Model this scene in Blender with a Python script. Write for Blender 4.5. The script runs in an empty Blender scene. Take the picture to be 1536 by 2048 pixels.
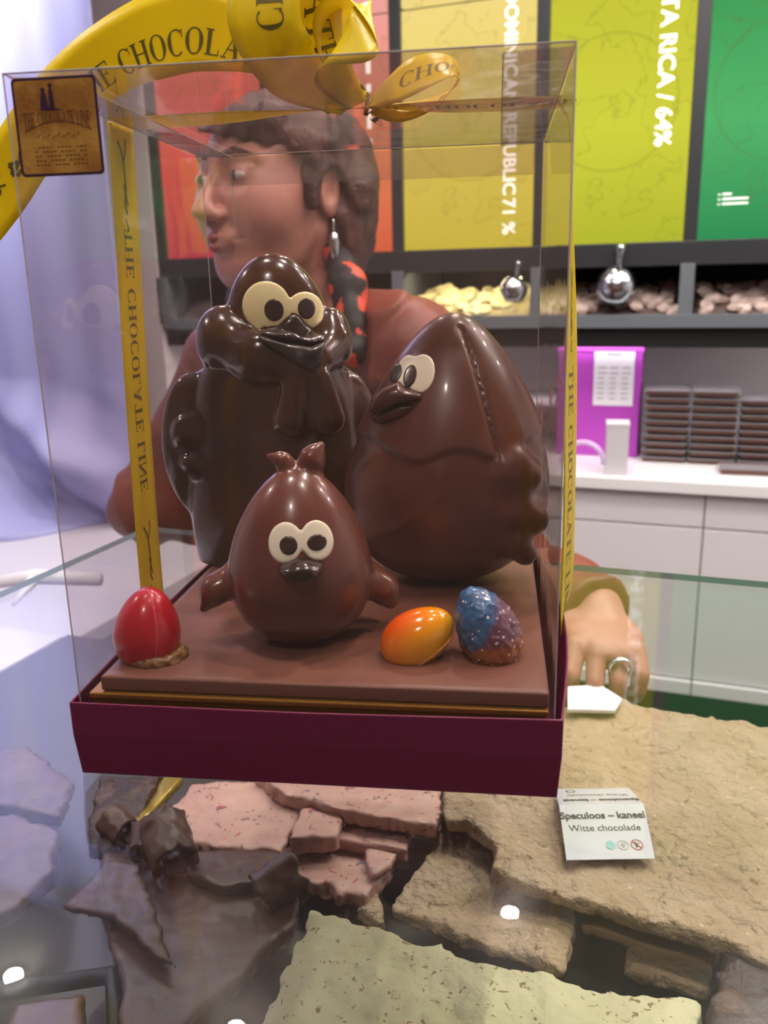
import bpy, math, random
import numpy as np
from mathutils import Vector, Matrix
C = bpy.context.scene.collection
D = math.radians
rnd = random.Random(7)
# ------------------------------------------------------------------ camera
def rot3(yaw, pitch, roll):
    cy, sy = math.cos(yaw), math.sin(yaw); cp, sp = math.cos(pitch), math.sin(pitch); cr, sr = math.cos(roll), math.sin(roll)
    return np.array([[cy, -sy, 0], [sy, cy, 0], [0, 0, 1]]) @ np.array([[1, 0, 0], [0, cp, -sp], [0, sp, cp]]) @ np.array([[cr, 0, sr], [0, 1, 0], [-sr, 0, cr]])
CM = rot3(D(20.6), D(-14.94), D(1.29)); FPX = 1721.6; CAM = np.array([.1856, -.4349, .221])
cd = bpy.data.cameras.new('camera'); cam = bpy.data.objects.new('camera', cd); C.objects.link(cam)
cd.sensor_fit = 'VERTICAL'; cd.sensor_height = 36; cd.lens = 36 * FPX / 2048; cd.clip_start = .01
m = Matrix.Identity(4)
for i in range(3):
    m[i][0] = CM[i, 0]; m[i][1] = CM[i, 2]; m[i][2] = -CM[i, 1]; m[i][3] = CAM[i]
cam.matrix_world = m
cd.dof.use_dof = True; cd.dof.focus_distance = .47; cd.dof.aperture_fstop = 11.5
bpy.context.scene.camera = cam
# ------------------------------------------------------------------ world, exposure
w = bpy.data.worlds.new('world'); bpy.context.scene.world = w; w.use_nodes = True
w.node_tree.nodes['Background'].inputs[0].default_value = (1, .93, .9, 1); w.node_tree.nodes['Background'].inputs[1].default_value = .35
vs = bpy.context.scene.view_settings
vs.view_transform = 'Standard'; vs.look = 'None'; vs.gamma = 1; vs.use_curve_mapping = False; vs.exposure = 0.0
cy = bpy.context.scene.cycles
cy.transparent_max_bounces = 28; cy.max_bounces = 8; cy.glossy_bounces = 4; cy.diffuse_bounces = 3; cy.caustics_reflective = False; cy.caustics_refractive = False
cy.use_denoising = True; cy.sample_clamp_indirect = 4
LAMP = 1000.0      # ceiling downlights
ZC = 1.5          # ceiling height above the glass
# ------------------------------------------------------------------ measuring helpers
def ray(u, v): return CM @ np.array([(u - 768) / FPX, 1, -(v - 1024) / FPX])
def onz(u, v, z): r = ray(u, v); return CAM + r * (z - CAM[2]) / r[2]
def ony(u, v, y): r = ray(u, v); return CAM + r * (y - CAM[1]) / r[1]
BA = D(13); BM = np.array([[math.cos(BA), -math.sin(BA), 0], [math.sin(BA), math.cos(BA), 0], [0, 0, 1]])
def bx(x, y, z): return BM @ np.array([x, y, z])            # gift box frame -> world
def onby(u, v, y): c = BM.T @ CAM; r = BM.T @ ray(u, v); return c + r * (y - c[1]) / r[1]
def onbx(u, v, x): c = BM.T @ CAM; r = BM.T @ ray(u, v); return c + r * (x - c[0]) / r[0]
# ------------------------------------------------------------------ materials
def lin(c):
    if isinstance(c, str):
        c = [int(c[i:i + 2], 16) / 255 for i in (0, 2, 4)]
    return tuple(x / 12.92 if x <= .04045 else ((x + .055) / 1.055) ** 2.4 for x in c) + (1,)
def mat(name, col='808080', rough=.5, metal=0, spec=.5, coat=0, bump=None, var=None, emit=None, es=0, sss=0, trans=0):
    M_ = bpy.data.materials.new(name); M_.use_nodes = True; nt = M_.node_tree; p = nt.nodes['Principled BSDF']
    p.inputs['Base Color'].default_value = lin(col); p.inputs['Roughness'].default_value = rough; p.inputs['Metallic'].default_value = metal
    p.inputs['Specular IOR Level'].default_value = spec; p.inputs['Coat Weight'].default_value = coat; p.inputs['Coat Roughness'].default_value = .08
    if sss:
        p.inputs['Subsurface Weight'].default_value = sss; p.inputs['Subsurface Radius'].default_value = (.01, .004, .002)
    tc = nt.nodes.new('ShaderNodeTexCoord')
    if var:      # (scale, other colour, threshold low, high, detail)
        n = nt.nodes.new('ShaderNodeTexNoise'); n.inputs['Scale'].default_value = var[0]; n.inputs['Detail'].default_value = 4
        nt.links.new(tc.outputs['Object'], n.inputs['Vector'])
        r = nt.nodes.new('ShaderNodeMapRange'); r.inputs[1].default_value = var[2]; r.inputs[2].default_value = var[3]
        nt.links.new(n.outputs['Fac'], r.inputs[0])
        mx = nt.nodes.new('ShaderNodeMix'); mx.data_type = 'RGBA'; mx.inputs[6].default_value = lin(col); mx.inputs[7].default_value = lin(var[1])
        nt.links.new(r.outputs[0], mx.inputs[0]); nt.links.new(mx.outputs[2], p.inputs['Base Color'])
    if bump:     # (scale, strength, distance)
        n = nt.nodes.new('ShaderNodeTexNoise'); n.inputs['Scale'].default_value = bump[0]; n.inputs['Detail'].default_value = 6
        nt.links.new(tc.outputs['Object'], n.inputs['Vector'])
        b = nt.nodes.new('ShaderNodeBump'); b.inputs['Strength'].default_value = bump[1]; b.inputs['Distance'].default_value = bump[2]
        nt.links.new(n.outputs['Fac'], b.inputs['Height']); nt.links.new(b.outputs[0], p.inputs['Normal'])
    if emit:
        p.inputs['Emission Color'].default_value = lin(emit); p.inputs['Emission Strength'].default_value = es
    return M_
def clear_mat(name, base, grow, haze, tint, rough=.02, bump=None, smudge=0):
    """a clear sheet: straight-through light, Schlick reflection, a trace of surface haze"""
    M_ = bpy.data.materials.new(name); M_.use_nodes = True; nt = M_.node_tree; N = nt.nodes; L = nt.links
    N.remove(N['Principled BSDF']); out = N['Material Output']
    lw = N.new('ShaderNodeLayerWeight'); lw.inputs[0].default_value = .5
    pw = N.new('ShaderNodeMath'); pw.operation = 'POWER'; pw.inputs[1].default_value = 4.2; L.new(lw.outputs['Facing'], pw.inputs[0])
    ma = N.new('ShaderNodeMath'); ma.operation = 'MULTIPLY_ADD'; ma.inputs[1].default_value = grow; ma.inputs[2].default_value = base; ma.use_clamp = True
    L.new(pw.outputs[0], ma.inputs[0])
    tr = N.new('ShaderNodeBsdfTransparent'); tr.inputs[0].default_value = lin(tint)
    gl = N.new('ShaderNodeBsdfGlossy'); gl.inputs['Roughness'].default_value = rough
    df = N.new('ShaderNodeBsdfDiffuse'); df.inputs[0].default_value = (.85, .82, .82, 1)
    if smudge:
        g2 = N.new('ShaderNodeBsdfGlossy'); g2.inputs['Roughness'].default_value = .19; mg = N.new('ShaderNodeMixShader'); mg.inputs[0].default_value = smudge
        L.new(gl.outputs[0], mg.inputs[1]); L.new(g2.outputs[0], mg.inputs[2]); glo = mg
    else: glo = gl
    m1 = N.new('ShaderNodeMixShader'); m1.inputs[0].default_value = haze; L.new(tr.outputs[0], m1.inputs[1]); L.new(df.outputs[0], m1.inputs[2])
    m2 = N.new('ShaderNodeMixShader'); L.new(ma.outputs[0], m2.inputs[0]); L.new(m1.outputs[0], m2.inputs[1]); L.new(glo.outputs[0], m2.inputs[2])
    if bump:
        tc = N.new('ShaderNodeTexCoord'); n = N.new('ShaderNodeTexNoise'); n.inputs['Scale'].default_value = bump[0]; L.new(tc.outputs['Object'], n.inputs['Vector'])
        b = N.new('ShaderNodeBump'); b.inputs['Strength'].default_value = bump[1]; b.inputs['Distance'].default_value = bump[2]
        L.new(n.outputs['Fac'], b.inputs['Height']); L.new(b.outputs[0], gl.inputs['Normal'])
    L.new(m2.outputs[0], out.inputs[0]); return M_
# ------------------------------------------------------------------ object helpers
def link(name, me, mats, parent=None, smooth=False):
    o = bpy.data.objects.new(name, me); C.objects.link(o)
    for q in (mats if isinstance(mats, (list, tuple)) else [mats]): me.materials.append(q)
    if smooth: me.polygons.foreach_set('use_smooth', [True] * len(me.polygons))
    if parent: o.parent = parent
    return o
def tag(o, label, cat, group=None):
    o['label'] = label; o['category'] = cat
    if group: o['group'] = group
    return o
def struct(o, label=None, cat=None):
    o['kind'] = 'structure'
    if label: o['label'] = label
    if cat: o['category'] = cat
    return o
def thing(name, label, cat, loc=(0, 0, 0), rz=0, group=None):
    o = bpy.data.objects.new(name, None); C.objects.link(o); o.location = loc; o.rotation_euler = (0, 0, rz); o.empty_display_size = .02
    return tag(o, label, cat, group)
class MB:
    def __init__(s): s.v = []; s.f = []; s.mi = []
    def add(s, vs, fs, mi=0):
        k = len(s.v); s.v += [tuple(map(float, p)) for p in vs]; s.f += [tuple(k + i for i in f) for f in fs]; s.mi += [mi] * len(fs); return s
    def box(s, a, b, mi=0, M=None):
        (x0, y0, z0), (x1, y1, z1) = a, b
        vs = [(x0, y0, z0), (x1, y0, z0), (x1, y1, z0), (x0, y1, z0), (x0, y0, z1), (x1, y0, z1), (x1, y1, z1), (x0, y1, z1)]
        if M is not None: vs = [M @ Vector(p) for p in vs]
        return s.add(vs, [(0, 3, 2, 1), (4, 5, 6, 7), (0, 1, 5, 4), (1, 2, 6, 5), (2, 3, 7, 6), (3, 0, 4, 7)], mi)
    def prism(s, poly, z0, z1, mi=0, M=None):
        n = len(poly); vs = [(x, y, z0) for x, y in poly] + [(x, y, z1) for x, y in poly]
        if M is not None: vs = [M @ Vector(p) for p in vs]
        return s.add(vs, [tuple(range(n - 1, -1, -1)), tuple(range(n, 2 * n))] + [(i, (i + 1) % n, n + (i + 1) % n, n + i) for i in range(n)], mi)
    def lathe(s, prof, n=32, c=(0, 0, 0), mi=0):
        vs = []; fs = []
        for r, z in prof:
            for i in range(n): a = 2 * math.pi * i / n; vs.append((c[0] + r * math.cos(a), c[1] + r * math.sin(a), c[2] + z))
        for j in range(len(prof) - 1):
            for i in range(n): k = (i + 1) % n; fs.append((j * n + i, j * n + k, (j + 1) * n + k, (j + 1) * n + i))
        return s.add(vs, fs, mi)
    def tube(s, pts, r, n=8, mi=0):
        pts = [Vector(p) for p in pts]; rs = r if isinstance(r, (list, tuple)) else [r] * len(pts); vs = []; fs = []
        for i, p in enumerate(pts):
            t = (pts[min(i + 1, len(pts) - 1)] - pts[max(i - 1, 0)]).normalized()
            a = t.orthogonal().normalized() if i == 0 else (a - t * a.dot(t)).normalized()
            b = t.cross(a)
            for k in range(n): q = 2 * math.pi * k / n; vs.append(p + a * rs[i] * math.cos(q) + b * rs[i] * math.sin(q))
        for j in range(len(pts) - 1):
            for k in range(n): l = (k + 1) % n; fs.append((j * n + k, j * n + l, (j + 1) * n + l, (j + 1) * n + k))
        fs += [tuple(range(n - 1, -1, -1)), tuple(range((len(pts) - 1) * n, len(pts) * n))]
        return s.add(vs, fs, mi)
    def mesh(s, name):
        me = bpy.data.meshes.new(name); me.from_pydata(s.v, [], s.f)
        if any(s.mi): me.polygons.foreach_set('material_index', s.mi)
        me.update(); return me
    def build(s, name, mats, parent=None, smooth=False): return link(name, s.mesh(name), mats, parent, smooth)
def bevel(o, w=.002, seg=2):
    b = o.modifiers.new('bevel', 'BEVEL'); b.width = w; b.segments = seg; b.limit_method = 'ANGLE'; return o
def dup(root, loc=None, rz=None, label=None, rot=None):
    r = root.copy(); C.objects.link(r)
    if loc is not None: r.location = loc
    if rz is not None: r.rotation_euler = (0, 0, rz)
    if rot is not None: r.rotation_euler = rot
    if label: r['label'] = label
    for ch in list(root.children):
        c = ch.copy(); C.objects.link(c); c.parent = r
    return r
# ------------------------------------------------------------------ distance fields -> meshes
def dot_(a): return np.sqrt((a * a).sum(-1))
def ell(P, c, r, M=None):
    q = P - np.array(c, float)
    if M is not None: q = q @ np.array(M)          # columns of M = local axes
    r = np.array(r, float); k0 = dot_(q / r); k1 = dot_(q / (r * r)) + 1e-9
    return k0 * (k0 - 1) / k1
def cap(P, a, b, ra, rb=None):
    rb = ra if rb is None else rb; a = np.array(a, float); b = np.array(b, float); ab = b - a
    t = np.clip(((P - a) @ ab) / max(ab @ ab, 1e-12), 0, 1)
    return dot_(P - a - t[..., None] * ab) - (ra + (rb - ra) * t)
def sm(a, b, k):
    h = np.clip(.5 + .5 * (b - a) / k, 0, 1); return b + (a - b) * h - k * h * (1 - h)
def sx(a, b, k): return -sm(-a, -b, k)
def egg(P, c, r, taper=.25, M=None):
    q = P - np.array(c, float)
    if M is not None: q = q @ np.array(M)
    s = 1 - taper * np.clip(q[..., 2] / r[2], -1, 1); q = q.copy(); q[..., 0] = q[..., 0] / s; q[..., 1] = q[..., 1] / s
    return ell(q, (0, 0, 0), r)
def axis_rot(ax, deg): return np.array(Matrix.Rotation(D(deg), 3, ax))
_L = np.random.RandomState(3).rand(64, 64, 64).astype(np.float32)
def vnoise(x, y, z=0.):
    x, y, z = np.broadcast_arrays(np.asarray(x, float), y, z); out = 0
    xi, yi, zi = np.floor(x).astype(int), np.floor(y).astype(int), np.floor(z).astype(int); fx, fy, fz = x - xi, y - yi, z - zi
    fx, fy, fz = [t * t * (3 - 2 * t) for t in (fx, fy, fz)]
    for i in (0, 1):
        for j in (0, 1):
            for k in (0, 1):
                out = out + (fx if i else 1 - fx) * (fy if j else 1 - fy) * (fz if k else 1 - fz) * _L[(xi + i) % 64, (yi + j) % 64, (zi + k) % 64]
    return out * 2 - 1
def nets(f, lo, hi, h):
    lo = np.array(lo, float); hi = np.array(hi, float); K = 4
    nb = np.maximum(np.ceil((hi - lo) / (h * K)).astype(int), 1); n = nb * K + 1
    ax = [lo[i] + h * K * (np.arange(nb[i]) + .5) for i in range(3)]
    G = np.stack(np.meshgrid(*ax, indexing='ij'), -1); cv = f(G.reshape(-1, 3)).reshape(nb)
    near = np.abs(cv) < h * K * 1.9
    rep = lambda a: np.repeat(np.repeat(np.repeat(a, K, 0), K, 1), K, 2)
    big = np.zeros(n, bool); R_ = rep(near)
    for i in (0, 1):
        for j in (0, 1):
            for k in (0, 1): big[i:i + n[0] - 1, j:j + n[1] - 1, k:k + n[2] - 1] |= R_
    V = np.ones(n, np.float32); S = rep(cv); V[:-1, :-1, :-1] = S; V[-1] = V[-2]; V[:, -1] = V[:, -2]; V[:, :, -1] = V[:, :, -2]
    idx = np.argwhere(big); pts = lo + idx * h; vals = np.empty(len(idx), np.float32)
    for s in range(0, len(idx), 200000): vals[s:s + 200000] = f(pts[s:s + 200000])
    V[tuple(idx.T)] = vals
    for a in range(3):
        sl = [slice(None)] * 3; sl[a] = 0; V[tuple(sl)] = np.maximum(V[tuple(sl)], 1e-4); sl[a] = -1; V[tuple(sl)] = np.maximum(V[tuple(sl)], 1e-4)
    neg = V < 0; m = n - 1; cnt = np.zeros(m, np.int8)
    for i in (0, 1):
        for j in (0, 1):
            for k in (0, 1): cnt += neg[i:i + m[0], j:j + m[1], k:k + m[2]]
    cells = np.argwhere((cnt > 0) & (cnt < 8)); num = np.full(m, -1, np.int64); num[tuple(cells.T)] = np.arange(len(cells))
    acc = np.zeros((len(cells), 3)); c = np.zeros(len(cells))
    co = [(i, j, k) for i in (0, 1) for j in (0, 1) for k in (0, 1)]
    cvv = {o: V[tuple((cells + o).T)] for o in co}
    for a in range(3):
        for o in co:
            if o[a]: continue
            o2 = list(o); o2[a] = 1; o2 = tuple(o2); A, B = cvv[o], cvv[o2]; s = (A < 0) != (B < 0)
            t = np.where(s, A / np.where(s, A - B, 1), 0); p = np.tile(np.array(o, float), (len(cells), 1)); p[:, a] = t
            acc += np.where(s[:, None], p, 0); c += s
    verts = lo + (cells + acc / c[:, None]) * h; quads = []
    for a in range(3):
        b_, c_ = (a + 1) % 3, (a + 2) % 3
        A = np.take(neg, range(n[a] - 1), a); B = np.take(neg, range(1, n[a]), a); e = np.argwhere(A != B)
        e = e[(e[:, b_] > 0) & (e[:, c_] > 0) & (e[:, b_] < n[b_] - 1) & (e[:, c_] < n[c_] - 1)]
        if not len(e): continue
        ub = np.zeros(3, int); ub[b_] = 1; uc = np.zeros(3, int); uc[c_] = 1
        q = np.stack([num[tuple(t.T)] for t in (e - ub - uc, e - uc, e, e - ub)], 1); fl = ~neg[tuple(e.T)]
        q[fl] = q[fl][:, ::-1]; quads.append(q)
    quads = np.concatenate(quads); return verts, quads
def sdf_mesh(name, parts):
    """parts = [(f, lo, hi, h), ...] all become one mesh"""
    vs, qs, k = [], [], 0
    for f, lo, hi, h in parts:
        v, q = nets(f, lo, hi, h); vs.append(v); qs.append(q + k); k += len(v)
    v = np.concatenate(vs); q = np.concatenate(qs)
    me = bpy.data.meshes.new(name); me.vertices.add(len(v)); me.vertices.foreach_set('co', v.astype(np.float32).ravel())
    me.loops.add(len(q) * 4); me.loops.foreach_set('vertex_index', q.astype(np.int32).ravel())
    me.polygons.add(len(q)); me.polygons.foreach_set('loop_start', np.arange(0, len(q) * 4, 4, dtype=np.int32)); me.polygons.foreach_set('use_smooth', [True] * len(q))
    me.update(calc_edges=True); me.validate(); return me
def sdf(name, f, lo, hi, h, m_, parent=None): return link(name, sdf_mesh(name, [(f, lo, hi, h)]), m_, parent)
# ------------------------------------------------------------------ lettering
def bfont(txt, size, bold=0, align='CENTER'):
    cu = bpy.data.curves.new('t', 'FONT'); cu.body = txt; cu.size = size; cu.align_x = align; cu.offset = bold; cu.resolution_u = 4
    o = bpy.data.objects.new('t', cu); me = bpy.data.meshes.new_from_object(o)
    v = [(p.co.x, p.co.y) for p in me.vertices]; f = [tuple(p.vertices) for p in me.polygons]
    bpy.data.objects.remove(o); bpy.data.meshes.remove(me); bpy.data.curves.remove(cu); return v, f
def serif(txt):
    """roman capitals made of stems, hairlines and serifs; returns quads in units of cap height, total width"""
    q = []; x = 0; T, t = .17, .055
    def bar(a, b, wa, wb=None):
        wb = wa if wb is None else wb; a = np.array(a, float); b = np.array(b, float); d = b - a; d = d / np.hypot(*d); n = np.array([-d[1], d[0]]) / 2
        return [a - n * wa, b - n * wb, b + n * wb, a + n * wa]
    def stem(cx, y0=0, y1=1, w_=T, top=1, bot=1):
        r = [[(cx - w_ / 2, y0), (cx + w_ / 2, y0), (cx + w_ / 2, y1), (cx - w_ / 2, y1)]]
        if bot: r.append([(cx - w_ / 2 - .08, y0), (cx + w_ / 2 + .08, y0), (cx + w_ / 2 + .08, y0 + t), (cx - w_ / 2 - .08, y0 + t)])
        if top: r.append([(cx - w_ / 2 - .08, y1 - t), (cx + w_ / 2 + .08, y1 - t), (cx + w_ / 2 + .08, y1), (cx - w_ / 2 - .08, y1)])
        return r
    def arc(cx, a0, a1, rx=.42, n=20):
        r = []
        for i in range(n):
            P = []
            for a in (a0 + (a1 - a0) * i / n, a0 + (a1 - a0) * (i + 1) / n):
                c, s = math.cos(D(a)), math.sin(D(a)); P.append(((cx + rx * c, .5 + .52 * s), (cx + (rx - T * abs(c) - t * .3) * c, .5 + (.52 - t) * s)))
            r.append([P[0][0], P[1][0], P[1][1], P[0][1]])
        return r
    for ch in txt:
        if ch == ' ': x += .45; continue
        if ch == 'T': g = stem(.4, top=0) + [bar((.02, .97), (.78, .97), t), bar((.04, .98), (.04, .74), .07, .02), bar((.76, .98), (.76, .74), .07, .02)]; wd = .8
        elif ch == 'H': g = stem(.17) + stem(.73) + [bar((.17, .52), (.73, .52), t)]; wd = .9
        elif ch == 'E': g = stem(.17) + [bar((.1, .975), (.66, .975), t), bar((.1, .025), (.7, .025), t), bar((.17, .52), (.5, .52), t), bar((.65, .99), (.65, .76), .07, .02), bar((.68, .01), (.68, .26), .07, .02), bar((.49, .4), (.49, .64), .05)]; wd = .74
        elif ch == 'L': g = stem(.17) + [bar((.1, .025), (.66, .025), t), bar((.64, .01), (.64, .28), .07, .02)]; wd = .7
        elif ch == 'I': g = stem(.17); wd = .34
        elif ch == 'N': g = stem(.13, w_=t) + stem(.78, w_=t, bot=0) + [bar((.13, .97), (.78, .02), T)]; wd = .9
        elif ch == 'A': g = [bar((.12, .03), (.45, 1), t), bar((.72, .03), (.42, 1), T), bar((.22, .36), (.6, .36), t), bar((.0, .03), (.26, .03), t), bar((.56, .03), (.88, .03), t)]; wd = .88
        elif ch == 'C': g = arc(.44, 48, 312) + [bar((.72, .98), (.74, .66), .06, .03)]; wd = .8
        elif ch == 'O': g = arc(.44, 0, 360); wd = .88
        else: continue
        q += [[(px + x, py) for px, py in s] for s in g]; x += wd + .07
    return q, x
# ================================================================== THE ROOM
X0, X1, Y0, Y1, ZF = -2.6, 2.2, -2.2, 2.35, -1.02
white = mat('white_wall', 'd9d3d6', .6); m_ceil = mat('ceiling', 'e8e4e2', .8); m_floor = mat('floor', '4a4038', .5, var=(3, '3a322c', .4, .6))
struct(MB().box((X0, Y0, ZF - .05), (X1, Y1, ZF)).build('floor', m_floor))
struct(MB().box((X0, Y0, ZC + .02), (X1, Y1, ZC + .08)).build('ceiling', m_ceil))
struct(MB().box((X0, Y1, ZF), (X1, Y1 + .05, ZC + .02)).build('wall_back', white))
struct(MB().box((X0 - .05, Y0, ZF), (X0, Y1, ZC + .02)).build('wall_left', white))
struct(MB().box((X1, Y0, ZF), (X1 + .05, Y1, ZC + .02)).build('wall_right', white))
struct(MB().box((X0, Y0 - .05, ZF), (X1, Y0, ZC + .02)).build('wall_front', mat('warm_wall', '8a7468', .7)))
struct(MB().box((-2.55, 1.88, ZF), (-1.405, Y1, ZC + .02)).build('wall_pillar', mat('pillar_white', 'd6cdd0', .5)))
# downlights
m_lamp = mat('lamp_glow', 'ffffff', emit='fff6ec', es=LAMP); m_trim = mat('lamp_trim', 'c9c9cc', .25, .9)
def lamp(x, y, label, cone=False):
    BR = .022 if cone else .028
    t = thing('ceiling_downlight', label, 'ceiling light', (x, y, ZC), group='round ceiling downlights')
    MB().lathe([(.034, .02), (.045, .018), (.062, .0), (.075, -.004), (.078, 0), (.078, .02)], 32).build('trim_ring', m_trim, t, True)
    MB().prism([(BR * math.cos(a * math.pi / 14), BR * math.sin(a * math.pi / 14)) for a in range(28)], .008, .014).build('bulb', m_lamp, t)
    if cone: MB().lathe([(.040, .0), (.045, -.012), (.085, -.055), (.12, -.075), (.124, -.075), (.09, -.052), (.05, .0)], 32).build('reflector', mat('reflector_white', 'f0eee8', .35), t, True)
    return t
l3 = [onz(u, v, -ZC) for u, v in ((25, 1940), (470, 2046), (1020, 1815))]
lamp(l3[0][0], l3[0][1], 'small round ceiling downlight mirrored in the glass at the lower left', True)
lamp(l3[1][0], l3[1][1], 'round ceiling downlight mirrored in the glass at the bottom edge', True)
lamp(l3[2][0], l3[2][1], 'round ceiling downlight mirrored in the glass above the tan chocolate', True)
for x, y in ((-.22, -.22), (.45, -.25), (.35, .25), (1.2, .7), (-1.6, -.3), (.2, -1.3), (1.0, 1.45), (.45, 1.3), (-.1, .95), (1.7, 1.0), (.8, .75)):  # added unseen lamps giving the overall light and the fill on the birds
    lamp(x, y, 'added round ceiling downlight outside the picture, lighting the shop')
# ------------------------------------------------------------------ origin panels on the back wall
m_black = mat('black_frame', '0c0c0e', .5); m_bar = mat('dark_bar', '26292d', .42)
YP = 1.9
def panel_mat(name, top, mid, bot, es, z0, z1, cx, cz, rad):
    M_ = bpy.data.materials.new(name); M_.use_nodes = True; nt = M_.node_tree; N = nt.nodes; L = nt.links; N.remove(N['Principled BSDF'])
    tc = N.new('ShaderNodeTexCoord'); sp = N.new('ShaderNodeSeparateXYZ'); L.new(tc.outputs['Object'], sp.inputs[0])
    mr = N.new('ShaderNodeMapRange'); mr.inputs[1].default_value = z0; mr.inputs[2].default_value = z1; L.new(sp.outputs[2], mr.inputs[0])
    cr = N.new('ShaderNodeValToRGB'); e = cr.color_ramp.elements; e[0].color = lin(bot); e[1].color = lin(top); k = e.new(.45); k.color = lin(mid); L.new(mr.outputs[0], cr.inputs[0])
    # printed antique map: contour lines, tone patches and hemisphere circle
    nz = N.new('ShaderNodeTexNoise'); nz.inputs['Scale'].default_value = 7; nz.inputs['Detail'].default_value = 6; L.new(tc.outputs['Object'], nz.inputs['Vector'])
    def mth(op, a, b=None, cl=False):
        n = N.new('ShaderNodeMath'); n.operation = op; n.use_clamp = cl
        for i, q in enumerate((a, b)):
            if q is None: continue
            if isinstance(q, (int, float)): n.inputs[i].default_value = q
            else: L.new(q, n.inputs[i])
        return n.outputs[0]
    line = mth('SUBTRACT', 1, mth('MULTIPLY', mth('ABSOLUTE', mth('SUBTRACT', nz.outputs['Fac'], .53)), 90), True)
    dx = mth('SUBTRACT', sp.outputs[0], cx); dz = mth('SUBTRACT', sp.outputs[2], cz)
    rr = mth('SQRT', mth('ADD', mth('MULTIPLY', dx, dx), mth('MULTIPLY', dz, dz)))
    ring = mth('SUBTRACT', 1, mth('MULTIPLY', mth('ABSOLUTE', mth('SUBTRACT', rr, rad)), 220), True)
    patch = mth('MULTIPLY', mth('SUBTRACT', nz.outputs['Fac'], .5, True), 1.1)
    f = mth('MULTIPLY', mth('ADD', mth('ADD', line, ring), patch), .26, True)
    mx = N.new('ShaderNodeMix'); mx.data_type = 'RGBA'; L.new(f, mx.inputs[0]); L.new(cr.outputs[0], mx.inputs[6]); mx.inputs[7].default_value = lin('6b6a2e')
    em = N.new('ShaderNodeEmission'); L.new(mx.outputs[2], em.inputs[0]); em.inputs[1].default_value = es; L.new(em.outputs[0], N['Material Output'].inputs[0]); return M_
def flat_text(mb, txt, size, origin, ax, ay, bold=0, align='LEFT', mi=0, th=.001):
    """lettering raised a hair off a surface; ax = reading direction, ay = up of the letters"""
    v, f = bfont(txt, size, bold, align); ax = np.array(ax, float); ay = np.array(ay, float); n = np.cross(ax, ay); o = np.array(origin, float) + n * th
    mb.add([o + ax * p[0] + ay * p[1] for p in v], f, mi)
PAN = [(-1.39, -1.01, 'f08a7a', 'ee5a50', 'c8324c', 'red pink backlit map panel left of the others, behind the woman'),
       (-1.01, -.63, 'f7a8a0', 'fb9464', 'ee6c48', 'orange and pink backlit map panel with white script'),
       (-.63, -.245, 'fbe08a', 'f3dd62', 'e0cf45', 'pale yellow backlit map panel with DOMINICAN REPUBLIC 71% lettering'),
       (-.245, .125, 'ccc93c', 'd8d742', 'b7bd34', 'yellow green backlit map panel with COSTA RICA 64% lettering'),
       (.125, .50, '3f9c54', '58b96e', '349257', 'green backlit map panel at the right edge'),
       (.50, .87, '3a7fb0', '4a90c0', '2f6a98', 'blue backlit map panel beyond the green one')]
m_print = mat('white_print', 'f4f4ee', emit='fffff4', es=.75)
for i, (xa, xb, ct, cm_, cb, lab) in enumerate(PAN):
    if i == 5: continue
    t = thing('backlit_panel', lab, 'light panel', ((xa + xb) / 2, YP, .3), group='backlit map panels on the back wall')
    wd = (xb - xa) / 2 - .016; M_ = panel_mat('map_print', ct, cm_, cb, .95, 0, .62, rnd.uniform(-.02, .02), .33, .155)
    bevel(MB().box((-wd, 0, .002), (wd, .02, .592)).build('lower_print', M_, t), .001)
    bevel(MB().box((-wd, 0, .60), (wd, .02, 1.15)).build('upper_print', M_, t), .001)
    mb = MB()
    if i == 3:
        flat_text(mb, 'COSTA RICA / 64%', .052, (.090, 0, .655), (0, 0, -1), (1, 0, 0), .0010)
    if i == 2:
        flat_text(mb, 'DOMINICAN REPUBLIC', .046, (.096, 0, .61), (0, 0, -1), (1, 0, 0), .0008)
        flat_text(mb, '71 %', .046, (.096, 0, .125), (0, 0, -1), (1, 0, 0), .0008)
    if i == 4:
        for k, (a, b) in enumerate(((0, .02), (0, .058), (0, .058))): mb.box((-.13, -.001, .105 - k * .011), (-.13 + .006, 0, .1075 - k * .011)); mb.box((-.12, -.001, .105 - k * .011), (-.12 + b, 0, .109 - k * .011))
    if i == 1:
        for k in range(7): mb.box((.105, -.001, .545 - k * .045), (.118, 0, .565 - k * .045 + .01 * (k % 3)))
    if mb.v: mb.build('lettering', m_print, t)
# frame of dark bars around the panels, bins shelf below: one built-in unit
fr = thing('shelf_unit', 'black built-in shelf unit framing the coloured panels above the bins', 'shelf', (0, YP, 0))
mb = MB()
for xb in (-1.39, -1.01, -.63, -.245, .125, .50): mb.box((xb - .016, -.012, .29), (xb + .016, .03, 1.49))
mb.box((-1.4, -.015, .245), (.9, .03, .303)); mb.box((-1.4, .021, .262), (.9, .04, 1.49))
bevel(mb.build('frame', m_bar, fr), .002)
m_shelf = mat('shelf_metal', '6d747c', .45, .2); mb = MB().box((-1.4, -.02, .095), (.9, .36, .112)); mb.box((-1.4, -.022, .095), (.9, -.008, .128)); bevel(mb.build('shelf_board', m_shelf, fr), .001)
for xb in (-1.395, -1.01, -.63, -.245, .125, .50): bevel(MB().box((xb - .017, -.02, .112), (xb + .017, .35, .25)).build('divider', m_shelf, fr), .001)
MB().box((-1.4, .05, .062), (.9, .40, .095)).box((-1.4, .05, .046), (.9, .056, .0625)).build('bottom_box', m_black, fr)
MB().box((-1.4, -.0, .045), (.9, .05, .095)).build('lower_rail', m_black, fr)
MB().box((-1.4, .36, .095), (.9, .40, .25)).build('back_board', m_black, fr)
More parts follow.
